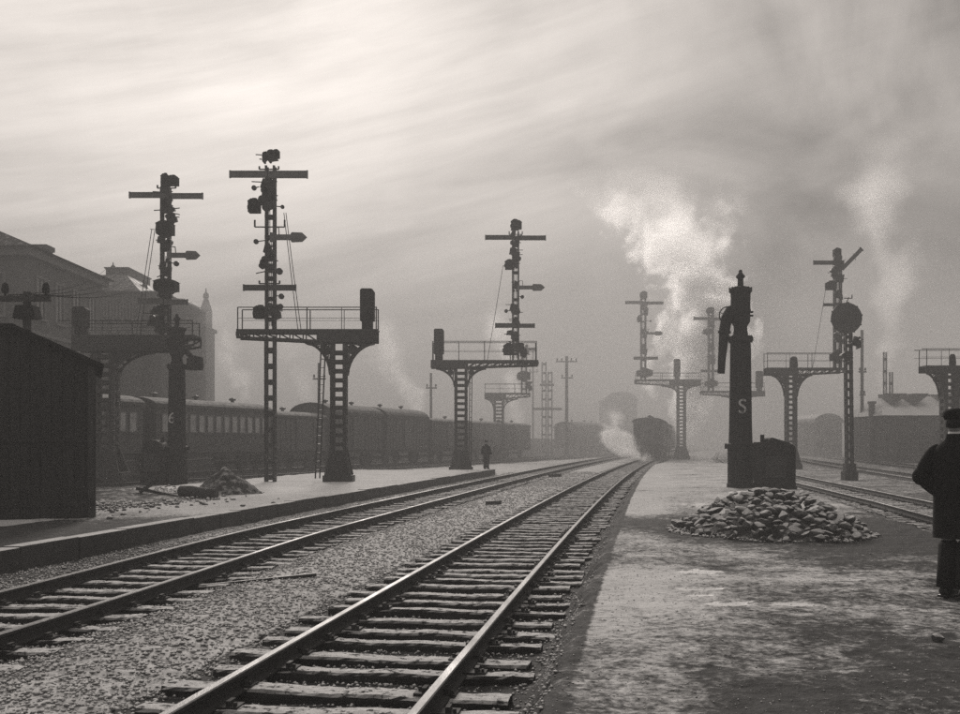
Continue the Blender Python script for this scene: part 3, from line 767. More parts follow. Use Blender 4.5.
# round disc signal, on its own post
def disc_signal():
    d = 52; s = d / F; bx, _, bz = at(849.5, 479, d); root = empty('disc_signal', (bx, d, bz), 'round black disc signal on a lattice post beside the right signal', 'railway signal')
    X = lambda p: (p - 480) * s - bx
    Z = lambda p: EYE - (p - 442) * s - bz
    top = Z(322); mb = MB(); hw = .17
    lattice(mb, -hw, hw, -hw, hw, .3, top, .085, .42, .14, -.011, 0)
    mb.box(-.32, .32, -.3, .3, -.15, .36); mb.box(-.24, .24, -.24, .24, .36, .75); mb.build('post', IRON, root)
    cx, cz, r = X(844.5), Z(318.8), 15.5 * s
    mb = MB(); mb.cyl((cx, -.30, cz), (cx, -.25, cz), r, r, 40)
    for k in range(10): a = k * .628 + .2; mb.box(cx + r * math.cos(a) - .035, cx + r * math.cos(a) + .035, -.32, -.24, cz + r * math.sin(a) - .035, cz + r * math.sin(a) + .035)
    mb.cyl((cx, -.36, cz), (cx, -.1, cz), .07, .07, 12)
    mb.bar((cx, -.28, cz + r), (cx + .1, -.28, Z(298)), .05); mb.bar((X(842), -.28, Z(299)), (X(850), -.28, Z(299)), .04); mb.bar((X(850), -.28, Z(299)), (X(850), -.28, Z(295.5)), .04)
    mb.build('disc', ARM, root)
    blk(X(850), X(859), Z(350), Z(335), -.2, root, 4); blk(X(840), X(850), Z(362), Z(350), -.2, root, 9)
    weight(X(846), Z(342), .5, -.25, root, 1.2)
disc_signal()

# ------------------------------------------------------------------ digits and letters (stroke outlines)
def glyph(name, ch, h, mat_, parent, loc, bend_r=None):
    cu = bpy.data.curves.new(name, 'FONT'); cu.body = ch; cu.size = h * 1.38; cu.extrude = .004; cu.align_x = 'CENTER'; cu.align_y = 'CENTER'; cu.resolution_u = 6
    o = bpy.data.objects.new(name, cu); C.objects.link(o)
    dg = bpy.context.evaluated_depsgraph_get(); me = bpy.data.meshes.new_from_object(o.evaluated_get(dg))
    bpy.data.objects.remove(o)
    if bend_r:
        for v in me.vertices:
            a = v.co.x / bend_r; r_ = bend_r + v.co.z
            v.co.x = r_ * math.sin(a); v.co.z = bend_r * 0 + (r_ * math.cos(a) - bend_r)
    me.materials.clear(); me.materials.append(mat_)
    o = bpy.data.objects.new(name, me); C.objects.link(o); o.parent = parent
    o.location = loc; o.rotation_euler = (R(90), 0, 0); return o

# ------------------------------------------------------------------ water cranes
def water_crane(label, px, py, d, k, ch, spout, wheel=True, cab='right'):
    x, _, z = at(px, py, d); root = empty('water_crane', (x, d, z), label, 'water crane', 'cast iron water cranes')
    z0 = -z if False else 0
    # plinth
    mb = MB(); mb.lathe([(.44, -.3), (.46, .12), (.42, .2), (.43, 1.35), (.5, 1.38), (.5, 1.47), (.40, 1.52)], 20)
    for a in range(8): mb.cyl((.5 * math.cos(a * .785), .5 * math.sin(a * .785), 1.32), (.5 * math.cos(a * .785), .5 * math.sin(a * .785), 1.5), .035, None, 6)
    for a in range(8): mb.box(.4 * math.cos(a * .785) - .03, .4 * math.cos(a * .785) + .03, .4 * math.sin(a * .785) - .03, .4 * math.sin(a * .785) + .03, .2, 1.33)
    mb.build('plinth', LAMPM, root)
    mb = MB(); mb.lathe([(.395, 1.5), (.375, 2.2), (.345, 4.6), (.335, 4.92), (.42, 4.95), (.42, 5.08), (.36, 5.12), (.25, 5.14), (.23, 5.3)], 24)
    for a in range(10): mb.cyl((.38 * math.cos(a * .628), .38 * math.sin(a * .628), 4.9), (.38 * math.cos(a * .628), .38 * math.sin(a * .628), 5.13), .025, None, 6)
    mb.build('standpipe', LAMPM, root, smooth=False)
    mb = MB(); mb.lathe([(.22, 5.25), (.23, 5.45), (.32, 5.6), (.325, 5.9), (.345, 5.95), (.345, 6.0), (.325, 6.05), (.33, 6.55), (.385, 6.62), (.385, 6.7), (.3, 6.76), (.14, 6.8)], 20)
    mb.box(.3, .42, -.05, .05, 5.78, 5.84); mb.box(.3, .42, -.05, .05, 5.9, 5.96)
    for a in range(12): mb.box(.37 * math.cos(a * .5236) - .02, .37 * math.cos(a * .5236) + .02, .37 * math.sin(a * .5236) - .02, .37 * math.sin(a * .5236) + .02, 6.69, 6.75)
    mb.build('swivel_head', LAMPM, root)
    mb = MB(); mb.lathe([(.105, 6.78), (.095, 7.05), (.15, 7.1), (.15, 7.15), (.1, 7.2), (.06, 7.26), (.06, 7.33), (.02, 7.36)], 14); mb.build('lamp_finial', LAMPM, root)
    if spout == 'hose':
        pts = [(-.2, -.1, 6.0), (-.36, -.12, 5.95), (-.5, -.13, 5.7), (-.57, -.13, 5.3), (-.61, -.13, 4.9), (-.66, -.13, 4.3), (-.68, -.13, 3.85)]
        mb = MB(); mb.tube(pts, [.2, .2, .19, .18, .155, .13, .12], 14)
        mb.cyl((-.57, -.13, 5.28), (-.575, -.13, 5.2), .215, None, 14); mb.build('spout', LAMPM, root, smooth=True)
    else:
        mb = MB(); mb.tube([(.1, -.1, 5.7), (.45, -.12, 5.65), (.75, -.12, 5.35)], [.16, .13, .1], 10)
        mb.prism([(.5, 4.85), (1.05, 4.85), (1.1, 5.0), (1.08, 5.42), (.7, 5.5), (.5, 5.35)], -.33, .12); mb.build('spout', LAMPM, root)
    if wheel:
        mb = MB(); c = Vector((-.5, -.33, 5.78)); rr = .29; ring = [(c.x + rr * math.cos(t * .3927), c.y, c.z + rr * math.sin(t * .3927)) for t in range(17)]
        mb.tube(ring, .022, 6)
        for t in range(5): mb.cyl(c, (c.x + rr * math.cos(t * 1.2566 + .3), c.y, c.z + rr * math.sin(t * 1.2566 + .3)), .014, None, 5)
        mb.cyl(c, (c.x, -.1, c.z), .03, None, 8); mb.build('hand_wheel', LAMPM, root)
    g = glyph('painted_mark', ch, .5, PAINTW, root, (-.02 if ch == 'S' else -.12, -.371, 2.72), .375)
    g.rotation_euler = (R(90), 0, 0)
    return root
wc = water_crane('tall dark water crane marked S standing right of the main track', 740.5, 488, 36.4, 1, 'S', 'hose')
wc2 = water_crane('dark water crane marked 6 standing behind the rubble on the left', 177, 480, 43, 1, '6', 'box', wheel=False)
wc2.scale = (.94, .94, .90)

# stove cabinet beside crane S
def stove(px, py, d, label, flip=False):
    x, _, z = at(px, py, d); root = empty('crane_stove', (x, d, z), label, 'stove', 'iron stoves beside the water cranes')
    mb = MB(); W = 1.16
    if not flip:
        P = [(-.55, -.2), (.66, -.2), (.68, .05), (.62, .1), (.63, 1.25), (.6, 1.38), (.4, 1.5), (.05, 1.6), (-.14, 1.66), (-.22, 1.62), (-.24, 1.5), (-.42, 1.48), (-.52, 1.52), (-.56, 1.44), (-.53, .1)]
    else:
        P = [(-.5, -.2), (.5, -.2), (.5, .95), (.46, 1.2), (.33, 1.45), (.12, 1.58), (-.12, 1.6), (-.33, 1.48), (-.46, 1.22), (-.5, .95)]
    mb.prism(P, -.45, .45); mb.build('casing', LAMPM, root, bevel=.03)
    mb = MB(); mb.box(-.36, .3, -.49, -.452, .35, 1.05); mb.cyl((.22, -.52, .7), (.22, -.45, .7), .04, None, 8)
    for zz in (.45, .95): mb.box(-.4, -.3, -.505, -.45, zz - .03, zz + .03)
    mb.build('fire_door', IRON, root, bevel=.01)
    mb = MB(); mb.tube([(-.3 if not flip else .2, .2, 1.4), (-.3 if not flip else .2, .2, 1.75 if not flip else 1.7)], .07, 8); mb.build('flue', LAMPM, root)
    return root
stove(773, 488, 35.5, 'bulky iron stove with sloping lid right of the crane marked S')
stove(156, 480, 43, 'round topped iron stove left of the crane marked 6', True)

# ------------------------------------------------------------------ stone heap
ROCKS = [rock_mesh('stone', 40 + i, STONE, 3 if i < 12 else 2) for i in range(12)]
def mound(name, cx, cy, rx, ry, h, m, label, cat, z0=-.03, n=44, pw=1.3, kind=None):
    g = np.linspace(-1.15, 1.15, n); A, B = np.meshgrid(g, g); rr = np.sqrt(A ** 2 + B ** 2)
    Xg = cx + A * rx; Yg = cy + B * ry
    Z = z0 + h * np.clip(1 - rr ** pw, -.15, 1) * (1 + .9 * fbm(Xg, Yg, 1.6, 4, 2)) + .14 * h * fbm(Xg, Yg, 6, 3, 6)
    V = np.stack([Xg.ravel(), Yg.ravel(), Z.ravel()], 1); idx = np.arange(n * n).reshape(n, n)
    Fc = np.stack([idx[:-1, :-1].ravel(), idx[:-1, 1:].ravel(), idx[1:, 1:].ravel(), idx[1:, :-1].ravel()], 1)
    return tag(np_mesh(name, V, Fc, [m], smooth=True), label, cat, kind=kind)
HX, HY = 4.98, 18.6
mound('earth_heap', HX, HY, 1.3, 2.1, .5, EARTH, 'low bank of earth under the heap of broken stones', 'earth heap')
def hz(x, y):
    a = (x - HX) / 1.56; b = (y - HY) / 2.1; r_ = math.sqrt(a * a + b * b)
    return max(0, 1 - r_ ** 1.8) * .66
rs = random.Random(21); cnt = 0
pl_ = []
for _ in range(4000):
    if cnt >= 298: break
    a = rs.uniform(-1.55, 1.5); b = rs.uniform(-1.0, .5)
    if (a / 1.56) ** 2 + (b) ** 2 > 1.0: continue
    if b > 0 and rs.random() < .4: continue
    x = HX + a; y = HY + b * 2.1; s_ = rs.uniform(.04, .115)
    if any((x - q[0]) ** 2 + (y - q[1]) ** 2 < (.62 * (s_ + q[2])) ** 2 for q in pl_): continue
    pl_.append((x, y, s_)); cnt += 1
    o = bpy.data.objects.new('stone', ROCKS[cnt % 12]); C.objects.link(o)
    o.location = (x, y, hz(x, y) + s_ * .35 + .02); o.scale = (s_ * rs.uniform(.9, 1.5), s_ * rs.uniform(.8, 1.1), s_ * rs.uniform(.7, 1.0))
    o.rotation_euler = (rs.uniform(-.5, .5), rs.uniform(-.5, .5), rs.uniform(0, 6.28))
    tag(o, 'snow-flecked broken stone lying in the heap before the S crane', 'stone', 'broken stones heaped before the water crane')
def samp_heap(n):
    a = rng.uniform(-1.75, 1.65, n); b = rng.uniform(-1.0, .9, n); k = (a / 1.75) ** 2 + b ** 2 < 1.0
    return HX + a[k], HY + b[k] * 2.1
scatter('heap_rubble', 4500, samp_heap, .012, .06, STONE, 'small rubble trodden round the foot of the stone heap', 'rubble')
# snow slab lying by the stove
mb = MB(); vs = [(.42 * (1 + .2 * math.sin(3 * t)) * math.cos(t), .5 * math.sin(t)) for t in [k * .3927 for k in range(16)]]
SN = mat('clean_snow', .7, .7, .1, 5, .3, 12)
mb.add([(5.25 + x * 1.3, 20.4 + y, .28) for x, y in vs] + [(5.25 + x * 1.1, 20.4 + y * .9, .60) for x, y in vs], [tuple(range(15, -1, -1)), tuple(range(16, 32))] + [(k, (k + 1) % 16, (k + 1) % 16 + 16, k + 16) for k in range(16)])
tag(mb.build('snow_patch', SN, None, True), 'white patch of clean snow on the back of the stone heap', 'snow patch')

# ------------------------------------------------------------------ left rubble, log, planks
mound('brush_heap', -7.6, 32.5, 1.05, 1.3, .75, EARTH, 'dark rounded heap of brushwood and earth on the left platform', 'earth heap')
def samp_left(n):
    a = rng.normal(-9.7, 1.1, n); b = rng.normal(29.5, 2.6, n); return a, b
scatter('platform_rubble', 5000, samp_left, .02, .09, STONE, 'scattered snowy rubble on the left platform by the hut', 'rubble')
mound('rubble_bank', -9.9, 29.5, 2.3, 3.2, .28, EARTH, 'low snowy bank of rubble in front of the crane marked 6', 'rubble bank')
mb = MB(); P0, P1 = at(181, 491, 30), at(215, 495, 29.4)
mb.tube([P0, Vector(P0).lerp(Vector(P1), .3) + Vector((0, 0, .01)), Vector(P0).lerp(Vector(P1), .7) - Vector((0, 0, .01)), P1], [.15, .17, .165, .15], 14)
tag(mb.build('log', WOODP, None, True), 'thick short log lying beside the dark brush heap', 'log')
for (a, b, c, e, lb) in ((136, 488, 178, 497, 'long thin board lying across the rubble bank'), (140, 492, 158, 480, 'short board propped up on the rubble bank')):
    mb = MB(); p, q = Vector(at(a, b, 29)), Vector(at(c, e, 29.3)); mb.bar(p, q, .08, .14); tag(mb.build('board', WOODP), lb, 'board')
# rail piece and small timbers between the tracks
def lying(a, b, d0, c, e, d1, t, name, lb, cat, m=WOODP):
    mb = MB(); mb.bar(Vector(at(a, b, d0)) + Vector((0, 0, t * .3)), Vector(at(c, e, d1)) + Vector((0, 0, t * .3)), t, t); tag(mb.build(name, m, bevel=.008), lb, cat)
def gp(px, py, z=-.25):
    d = (EYE - z) * F / (py - 442); return ((px - 480) / F * d, d, z)
def lying2(pa, pb, t, name, lb, cat, z=-.24, m=WOODP):
    p, q = Vector(gp(*pa, z)), Vector(gp(*pb, z)); p.z = float(height(p.x, p.y)) + t * .45; q.z = float(height(q.x, q.y)) + t * .45
    mb = MB(); mb.bar(p, q, t, t); tag(mb.build(name, m, bevel=.008), lb, cat)
lying2((186, 583), (316, 576), .07, 'iron_bar', 'long dark iron bar lying on the ballast between the tracks', 'iron bar', m=IRON)
lying2((487, 505), (500, 504), .12, 'timber_block', 'small dark timber block on the snow left of the main track', 'timber block')
lying2((550, 476.5), (560, 477), .2, 'timber_block', 'far timber block between the two main tracks', 'timber block')
lying2((404, 582), (431, 579), .05, 'splintered_slat', 'splintered slat lying between the rails of the main track', 'wood slat')
lying2((445, 577), (492, 570), .04, 'splintered_slat', 'thin pale slat across the sleepers near the right rail', 'wood slat', m=TRIM)
o = bpy.data.objects.new('stone', ROCKS[3]); C.objects.link(o); o.location = gp(938, 643, 0); o.scale = (.055, .05, .06); o.location.z = .03
tag(o, 'lone dark stone on the platform below the man in the cap', 'stone')

# ------------------------------------------------------------------ hut at the left edge
def hut():
    xr, yr = at(93, 517, 22)[:2]
    root = empty('wooden_hut', (xr, yr, 0), 'dark tarred wooden hut with low sloping roof at the left edge', 'hut', rz=R(20))
    W, D, ze, zr, xk = 4.2, 3.4, 3.16, 3.84, -1.5
    P = [(-W, -.3), (0, -.3), (0, ze), (xk, zr - .03), (-W, zr - .12)]
    mb = MB(); mb.prism(P, 0, D)
    r = random.Random(2); x = -W
    while x < -.02:
        w_ = r.uniform(.17, .23); xe = min(x + w_ - .012, 0); q = max(abs(x), abs(xe)); q2 = min(abs(x), abs(xe))
        hh = min(ze + (zr - ze) * min(q2 / 1.5, 1), zr - .12 if q > 1.6 else 9) - .08
        mb.box(x, xe, -.028 - r.uniform(0, .008), -.002, .02, hh); x += w_
    y = 0
    while y < D - .02:
        w_ = r.uniform(.16, .22); ye = min(y + w_ - .012, D); mb.box(.002, .028 + r.uniform(0, .008), y, ye, .02, ze - .05); y += w_
    mb.build('boarded_wall', TIMBER, root)
    mb = MB()
    mb.prism([(xk, zr + .05), (.2, ze - .03), (.2, ze - .11), (xk, zr - .028)], -.22, D + .2)
    mb.prism([(xk - .002, zr + .05), (-W - .2, zr - .04), (-W - .2, zr - .12), (xk - .002, zr - .028)], -.22, D + .2)
    mb.build('roof', ROOFF, root)
    mb = MB(); mb.box(-.1, .03, -.06, -.037, .02, ze - .06); mb.box(.037, .055, -.06, .1, .02, ze - .1); mb.build('corner_board', TRIM2, root)
    mb = MB(); mb.box(-W, 0, -.065, -.038, .25, .4); mb.box(-W, -.1, -.065, -.038, 1.55, 1.62); mb.build('rail_board', TIMBER, root)
    mb = MB(); mb.box(-2.6, -1.75, -.06, -.037, .41, 1.54); mb.build('shutter', WOODP, root)
    return root
hut()

# ------------------------------------------------------------------ telegraph poles and wires
def pole(label, px, d, ytop, bars, r=.12, group='telegraph poles in the smoke', ins=True, base=-.3):
    x = (px - 480) / F * d; root = empty('telegraph_pole', (x, d, base), label, 'telegraph pole', group)
    H = EYE - (ytop - 442) / F * d - base
    mb = MB(); mb.cyl((0, 0, -.2), (0, 0, H), r, r * .75, 9); mb.build('pole', WOODP, root)
    for (x0, x1, yb) in bars:
        s = d / F; z = EYE - (yb - 442) * s - base; a, b = (x0 - px) * s, (x1 - px) * s
        mb = MB(); mb.box(a, b, -.2, -.1, z - .07, z + .07); mb.build('crossarm', WOODP, root)
        if ins:
            n = max(2, int((b - a) / .42))
            for k in range(n):
                xx = a + .12 + (b - a - .24) * k / (n - 1)
                if abs(xx) < .1: continue
                mb = MB(); mb.lathe([(.03, z + .07), (.03, z + .14), (.085, z + .14), (.1, z + .24), (.07, z + .36), (.03, z + .4)], 8, (xx, -.15)); mb.build('insulator', LAMPM, root)
    return root
def T1():
    d = 27; root = pole('telegraph pole with insulators rising behind the wooden hut', 27, d, 292, [(3, 53, 299.5)], .13, 'telegraph poles in the smoke')
    s = d / F; mb = MB(); z = EYE + (442 - 314) * s + .3; mb.prism([(-.28, z - .12), (.3, z - .12), (.22, z + .2), (-.2, z + .2)], -.22, .22); mb.build('junction_box', LAMPM, root)
T1()
pole('thin hazy pole with short crossarm behind the tall leg signal', 319, 95, 363, [(313, 326, 379)], .16)
pole('thin hazy pole above the closed vans left of the middle signal', 431, 110, 373, [(426, 437, 388)], .16)
pole('hazy pole with wide crossarm left of the steaming train', 566.7, 125, 356, [(556, 577, 361.7), (561, 573, 378)], .22)
pole('faintest pole standing beside the hazy double post', 533, 150, 350, [(529, 538, 372)], .15)
pole('thin lattice-like pole right of the round disc signal', 862, 100, 330, [(858, 866, 372), (859, 865, 395)], .18)
for k, (xa, ya, xb_, yb_, db) in enumerate([(8, 298, 107, 268, 84), (20, 298, 120, 272, 84), (34, 298, 128, 277, 84), (47, 298, 137, 283, 84)]):
    a = Vector(at(xa, ya - 3, 26.85)); b = Vector(at(xb_, yb_, db)); pts = [a.lerp(b, t / 16) - Vector((0, 0, .45 * 4 * (t / 16) * (1 - t / 16))) for t in range(17)]
    mb = MB(); mb.tube(pts, .014, 4); tag(mb.build('telegraph_wire', WIREM), ['leftmost and highest wire from the hut pole', 'second wire from the left on the hut pole', 'third wire from the left on the hut pole', 'rightmost and lowest wire from the hut pole'][k], 'wire', 'telegraph wires over the hut')
# double post / gantry in haze
def gantry(label, d, posts, y0, top_y, beams, hw=.3):
    s = d / F; x0 = (posts[0] - 480) * s; root = empty('lattice_mast', (x0, d, -.3), label, 'lattice mast', 'hazy lattice masts')
    X = lambda p: (p - 480) * s - x0
    Z = lambda p: EYE - (p - 442) * s + .3
    mb = MB()
    for p, t in zip(posts, top_y): lattice(mb, X(p) - hw, X(p) + hw, -hw, hw, 0, Z(t), hw * .4, 1.1, .25)
    mb.build('post', IRON, root)
    for a, b, z in beams: mb = MB(); mb.box(X(a), X(b), -.2, .2, Z(z) - .15, Z(z) + .15); mb.build('crossbeam', IRON, root)
gantry('hazy double post with low crossbeam in the middle distance', 135, (544, 550), 455, (362, 372), [(532, 562, 409), (540, 554, 385)])
gantry('slim twin lattice post left of the snow roofed shed', 98, (885, 891), 450, (352, 372), [(884, 892, 395)], hw=.14)

# ------------------------------------------------------------------ buildings
def windows(root, face, u0, u1, z0, z1, n, w_, mb_y, frame=TRIM):
    """face 'front' at y=mb_y or 'side' at x=mb_y"""
    for k in range(n):
        c = u0 + (u1 - u0) * (k + .5) / n
        m1 = MB(); m2 = MB(); m3 = MB(); a, b = c - w_ / 2, c + w_ / 2
        def bx(m, ua, ub, p0, p1, za, zb):
            if face == 'front': m.box(ua, ub, mb_y + p0, mb_y + p1, za, zb)
            else: m.box(mb_y - p1, mb_y - p0, ua, ub, za, zb)
        bx(m1, a - .12, a, -.08, -.002, z0 - .1, z1 + .12); bx(m1, b, b + .12, -.08, -.002, z0 - .1, z1 + .12); bx(m1, a, b, -.08, -.002, z1, z1 + .12); bx(m1, c - .04, c + .04, -.06, -.012, z0, z1); bx(m1, a, c - .04, -.06, -.012, (z0 + z1) / 2 + .3, (z0 + z1) / 2 + .38); bx(m1, c + .04, b, -.06, -.012, (z0 + z1) / 2 + .3, (z0 + z1) / 2 + .38)
        w1 = m1.build('window', frame, root)
        bx(m2, a, b, -.01, -.003, z0, z1); m2.build('pane', GLASS, w1)
        bx(m3, a - .2, b + .2, -.2, -.002, z0 - .22, z0 - .102); m3.build('sill', frame, w1)
def hip_roof(mb, x0, x1, y0, y1, z0, zr, inset, ov=.5):
    x0 -= ov; x1 += ov; y0 -= ov; y1 += ov; cx = (x0 + x1) / 2
    v = [(x0, y0, z0), (x1, y0, z0), (x1, y1, z0), (x0, y1, z0), (cx, y0 + inset, zr), (cx, y1 - inset, zr)]
    mb.add(v, [(0, 3, 2, 1), (0, 1, 4), (1, 2, 5, 4), (2, 3, 5), (3, 0, 4, 5)])
# house A
bx0, bx1, by0, by1 = -47.0, -25.2, 60.0, 72.0
hA = empty('station_building', ((bx0 + bx1) / 2, by0, -.3), 'large slate roofed station building at the far left with a chimney', 'building', 'station buildings on the left')
ox, oy = (bx0 + bx1) / 2, by0
mb = MB(); W = (bx1 - bx0) / 2; mb.box(-W, W, 0, 12, 0, 12.2); mb.build('wall', WALL, hA)
mb = MB(); mb.box(-W - .35, W + .35, -.35, 12.35, 12.2, 12.65); mb.box(-W - .12, W + .12, -.12, 12.12, 7.9, 8.1); mb.build('cornice', TRIM, hA)
mb = MB(); hip_roof(mb, -W, W, 0, 12, 12.65, 17.6, 5.0, .7); rfA = mb.build('roof', SLATE, hA)
mb = MB(); mb.box(7.3, 8.5, 8.6, 9.8, 12.7, 14.3); mb.box(7.2, 8.6, 8.5, 9.9, 14.1, 14.4)
mb.build('chimney', WALL2, rfA)
windows(hA, 'front', -W + .5, W - .5, 9.0, 11.2, 8, 1.1, 0)
windows(hA, 'front', -W + .5, W - .5, 4.4, 7.2, 8, 1.1, 0)
# side wall faces +x
def windows_side(root, u0, u1, z0, z1, n, w_, x):
    for k in range(n):
        c = u0 + (u1 - u0) * (k + .5) / n; a, b = c - w_ / 2, c + w_ / 2
        m1 = MB(); m1.box(x + .002, x + .08, a - .12, a, z0 - .1, z1 + .12); m1.box(x + .002, x + .08, b, b + .12, z0 - .1, z1 + .12); m1.box(x + .002, x + .08, a, b, z1, z1 + .12); m1.box(x + .012, x + .06, c - .04, c + .04, z0, z1)
        w1 = m1.build('window', TRIM, root); m2 = MB(); m2.box(x + .003, x + .01, a, b, z0, z1); m2.build('pane', GLASS, w1)
        m3 = MB(); m3.box(x + .002, x + .2, a - .2, b + .2, z0 - .22, z0 - .102); m3.build('sill', TRIM, w1)
windows_side(hA, .5, 11.5, 9.0, 11.2, 4, 1.1, W); windows_side(hA, .5, 11.5, 4.4, 7.2, 4, 1.1, W)
# house B mansard
dB = 86; s = dB / F
xb0, xb1 = (72 - 480) * s, (156 - 480) * s
hB = empty('station_building', (0, dB, -.3), 'taller mansard roofed building with finials behind the gabled one', 'building', 'station buildings on the left')
Z = lambda p: EYE - (p - 442) * s + .3
Xp = lambda p: (p - 480) * s
mb = MB(); mb.box(Xp(40), Xp(139), 0, 16, 0, Z(291)); mb.box(Xp(139), Xp(158), 1, 15, 0, Z(289)); mb.build('wall', WALL, hB)
mb = MB()
v0 = [(Xp(38), -.4, Z(291)), (Xp(141), -.4, Z(291)), (Xp(141), 16.4, Z(291)), (Xp(38), 16.4, Z(291)), (Xp(78), 4, Z(267)), (Xp(110), 4, Z(267)), (Xp(110), 12, Z(267)), (Xp(78), 12, Z(267))]
mb.add(v0, [(0, 3, 2, 1), (4, 5, 6, 7), (0, 1, 5, 4), (1, 2, 6, 5), (2, 3, 7, 6), (3, 0, 4, 7)])
mb.box(Xp(84), Xp(108), 5, 11, Z(267.5), Z(258.5)); rB = mb.build('roof', SLATE, hB)
mb = MB(); mb.box(Xp(83), Xp(109), 4.8, 11.2, Z(258.5), Z(257.2)); mb.build('roof_crest', SLATE, hB)
mb = MB()
for q, zt_, zb_ in ((87.5, 249.5, 257.5), (121, 264.5, 273.5)):
    mb.lathe([(.32, Z(zb_) - .3), (.14, Z(zb_) + .1), (.22, Z(zb_) + .25), (.06, Z(zb_) + .4), (.03, Z(zt_))], 8, (Xp(q), 6)); 
mb.build('finial', IRON, rB)
mb = MB(); mb.box(Xp(38), Xp(141), -.6, -.001, Z(292.5), Z(291)); mb.build('cornice', TRIM, hB)
windows(hB, 'front', Xp(80), Xp(138), Z(318), Z(303), 6, .9, 0); windows(hB, 'front', Xp(80), Xp(138), Z(352), Z(333), 6, .9, 0)
# block C and tower
dC = 122; s = dC / F
hC = empty('church_tower', (Xp(205), dC, -.3), 'hazy slim church tower with a pointed finial', 'church tower')
x0c = Xp(205) * 1.0
s = dC / F; Z = lambda p: EYE - (p - 442) * s + .3
Xp = lambda p: (p - 480) * s
hC.location.x = Xp(206)
def lx(p): return (p - 206) * s
mb = MB(); mb.box(lx(199), lx(213), -.8, .8, 0, Z(332)); mb.box(lx(197.5), lx(215), -1, 1, Z(333), Z(329.5)); mb.box(lx(201), lx(211), -.55, .55, Z(329.5), Z(312)); mb.build('shaft', WALL, hC)
mb = MB(); mb.lathe([(.72, Z(312)), (.6, Z(308)), (.34, Z(301)), (.22, Z(299)), (.34, Z(297)), (.3, Z(294)), (.1, Z(292)), (.05, Z(288))], 12, (0, 0)); mb.build('spire', SLATE, hC)
hD = empty('station_building', (Xp(178), dC - 6, -.3), 'low hazy building block between the mansard house and the tower', 'building', 'station buildings on the left')
def lx2(p): return (p - 178) * s
mb = MB(); mb.box(lx2(150), lx2(202), 0, 5, 0, Z(309)); mb.build('wall', WALL, hD)
mb = MB(); mb.prism([(lx2(149), Z(309)), (lx2(203), Z(309)), (lx2(200), Z(306)), (lx2(152), Z(304))], -.3, 5.3); mb.build('roof', SLATE, hD)
mb = MB(); mb.box(lx2(165), lx2(169), 2, 3, Z(304), Z(294)); mb.build('chimney', WALL2, hD)
windows(hD, 'front', lx2(153), lx2(200), Z(330), Z(318), 7, .8, 0); windows(hD, 'front', lx2(153), lx2(200), Z(356), Z(344), 7, .8, 0)
mb = MB()
for y in range(44, 190, 2):
    xa, xb2 = XL(y) - 7, XL(y + 2) - 7
    mb.add([(xa - .2, y, -.5), (xa + .2, y, -.5), (xb2 + .2, y + 1.98, -.5), (xb2 - .2, y + 1.98, -.5), (xa - .2, y, 2.0), (xa + .2, y, 2.0), (xb2 + .2, y + 1.98, 2.0), (xb2 - .2, y + 1.98, 2.0)], [(0, 3, 2, 1), (4, 5, 6, 7), (0, 1, 5, 4), (1, 2, 6, 5), (2, 3, 7, 6), (3, 0, 4, 7)])
tag(mb.build('haze_block_wall', WALL2), 'added low dark wall behind the standing coaches and vans, blocking bright haze under them', 'wall')  # added wall, blocks the bright haze that shows beneath the wagons
# right shed with snow roof
dS = 94; s = dS / F; x0 = (885 - 480) * s
shd = empty('engine_shed', (x0, dS, -.3), 'brick shed with snow covered roof and dark dormers at right', 'shed')
Z = lambda p: EYE - (p - 442) * s + .3
lx = lambda p: (p - 885) * s
Lr = 14.0; mb = MB(); mb.box(0, Lr, 0, 10, 0, Z(415.5)); mb.build('wall', WALL2, shd)
mb = MB(); za, zb = Z(415.5), Z(393)
v = [(-.4, -.5, za), (Lr, -.5, za), (Lr, 10.5, za), (-.4, 10.5, za), (1.5, 5, zb), (Lr, 5, zb)]
mb.add(v, [(0, 3, 2, 1), (0, 1, 5, 4), (1, 2, 5), (2, 3, 4, 5), (3, 0, 4)]); rS = mb.build('roof', SNOWROOF, shd)
for p in (907, 929, 962):
    mb = MB(); a = lx(p)
    mb.prism([(a - .62, Z(404)), (a - .5, Z(404)), (a + .6, Z(394.5)), (a + .6, Z(392.6)), (a - .7, Z(392.6))], 1.6, 4.9); mb.build('dormer', WALL2, rS)
mb = MB(); mb.box(1.3, Lr, 4.8, 5.2, Z(393.6), Z(392)); mb.build('ridge_cap', WALL2, rS)
windows(shd, 'front', .6, Lr - .6, .9, 2.4, 7, .9, 0, frame=WALL)
mb = MB(); mb.prism([(4.3, 0), (6.1, 0), (6.1, 2.4), (5.7, 2.95), (5.2, 3.1), (4.7, 2.95), (4.3, 2.4)], -.05, -.002); mb.build('arched_door', TIMBER, shd)
mb = MB(); cxn = lx(881)
mb.box(cxn - .22, cxn + .22, 2, 2.4, 0, Z(402)); mb.box(cxn - .3, cxn + .3, 1.92, 2.48, Z(403), Z(400.5)); mb.build('chimney', WALL2, shd)
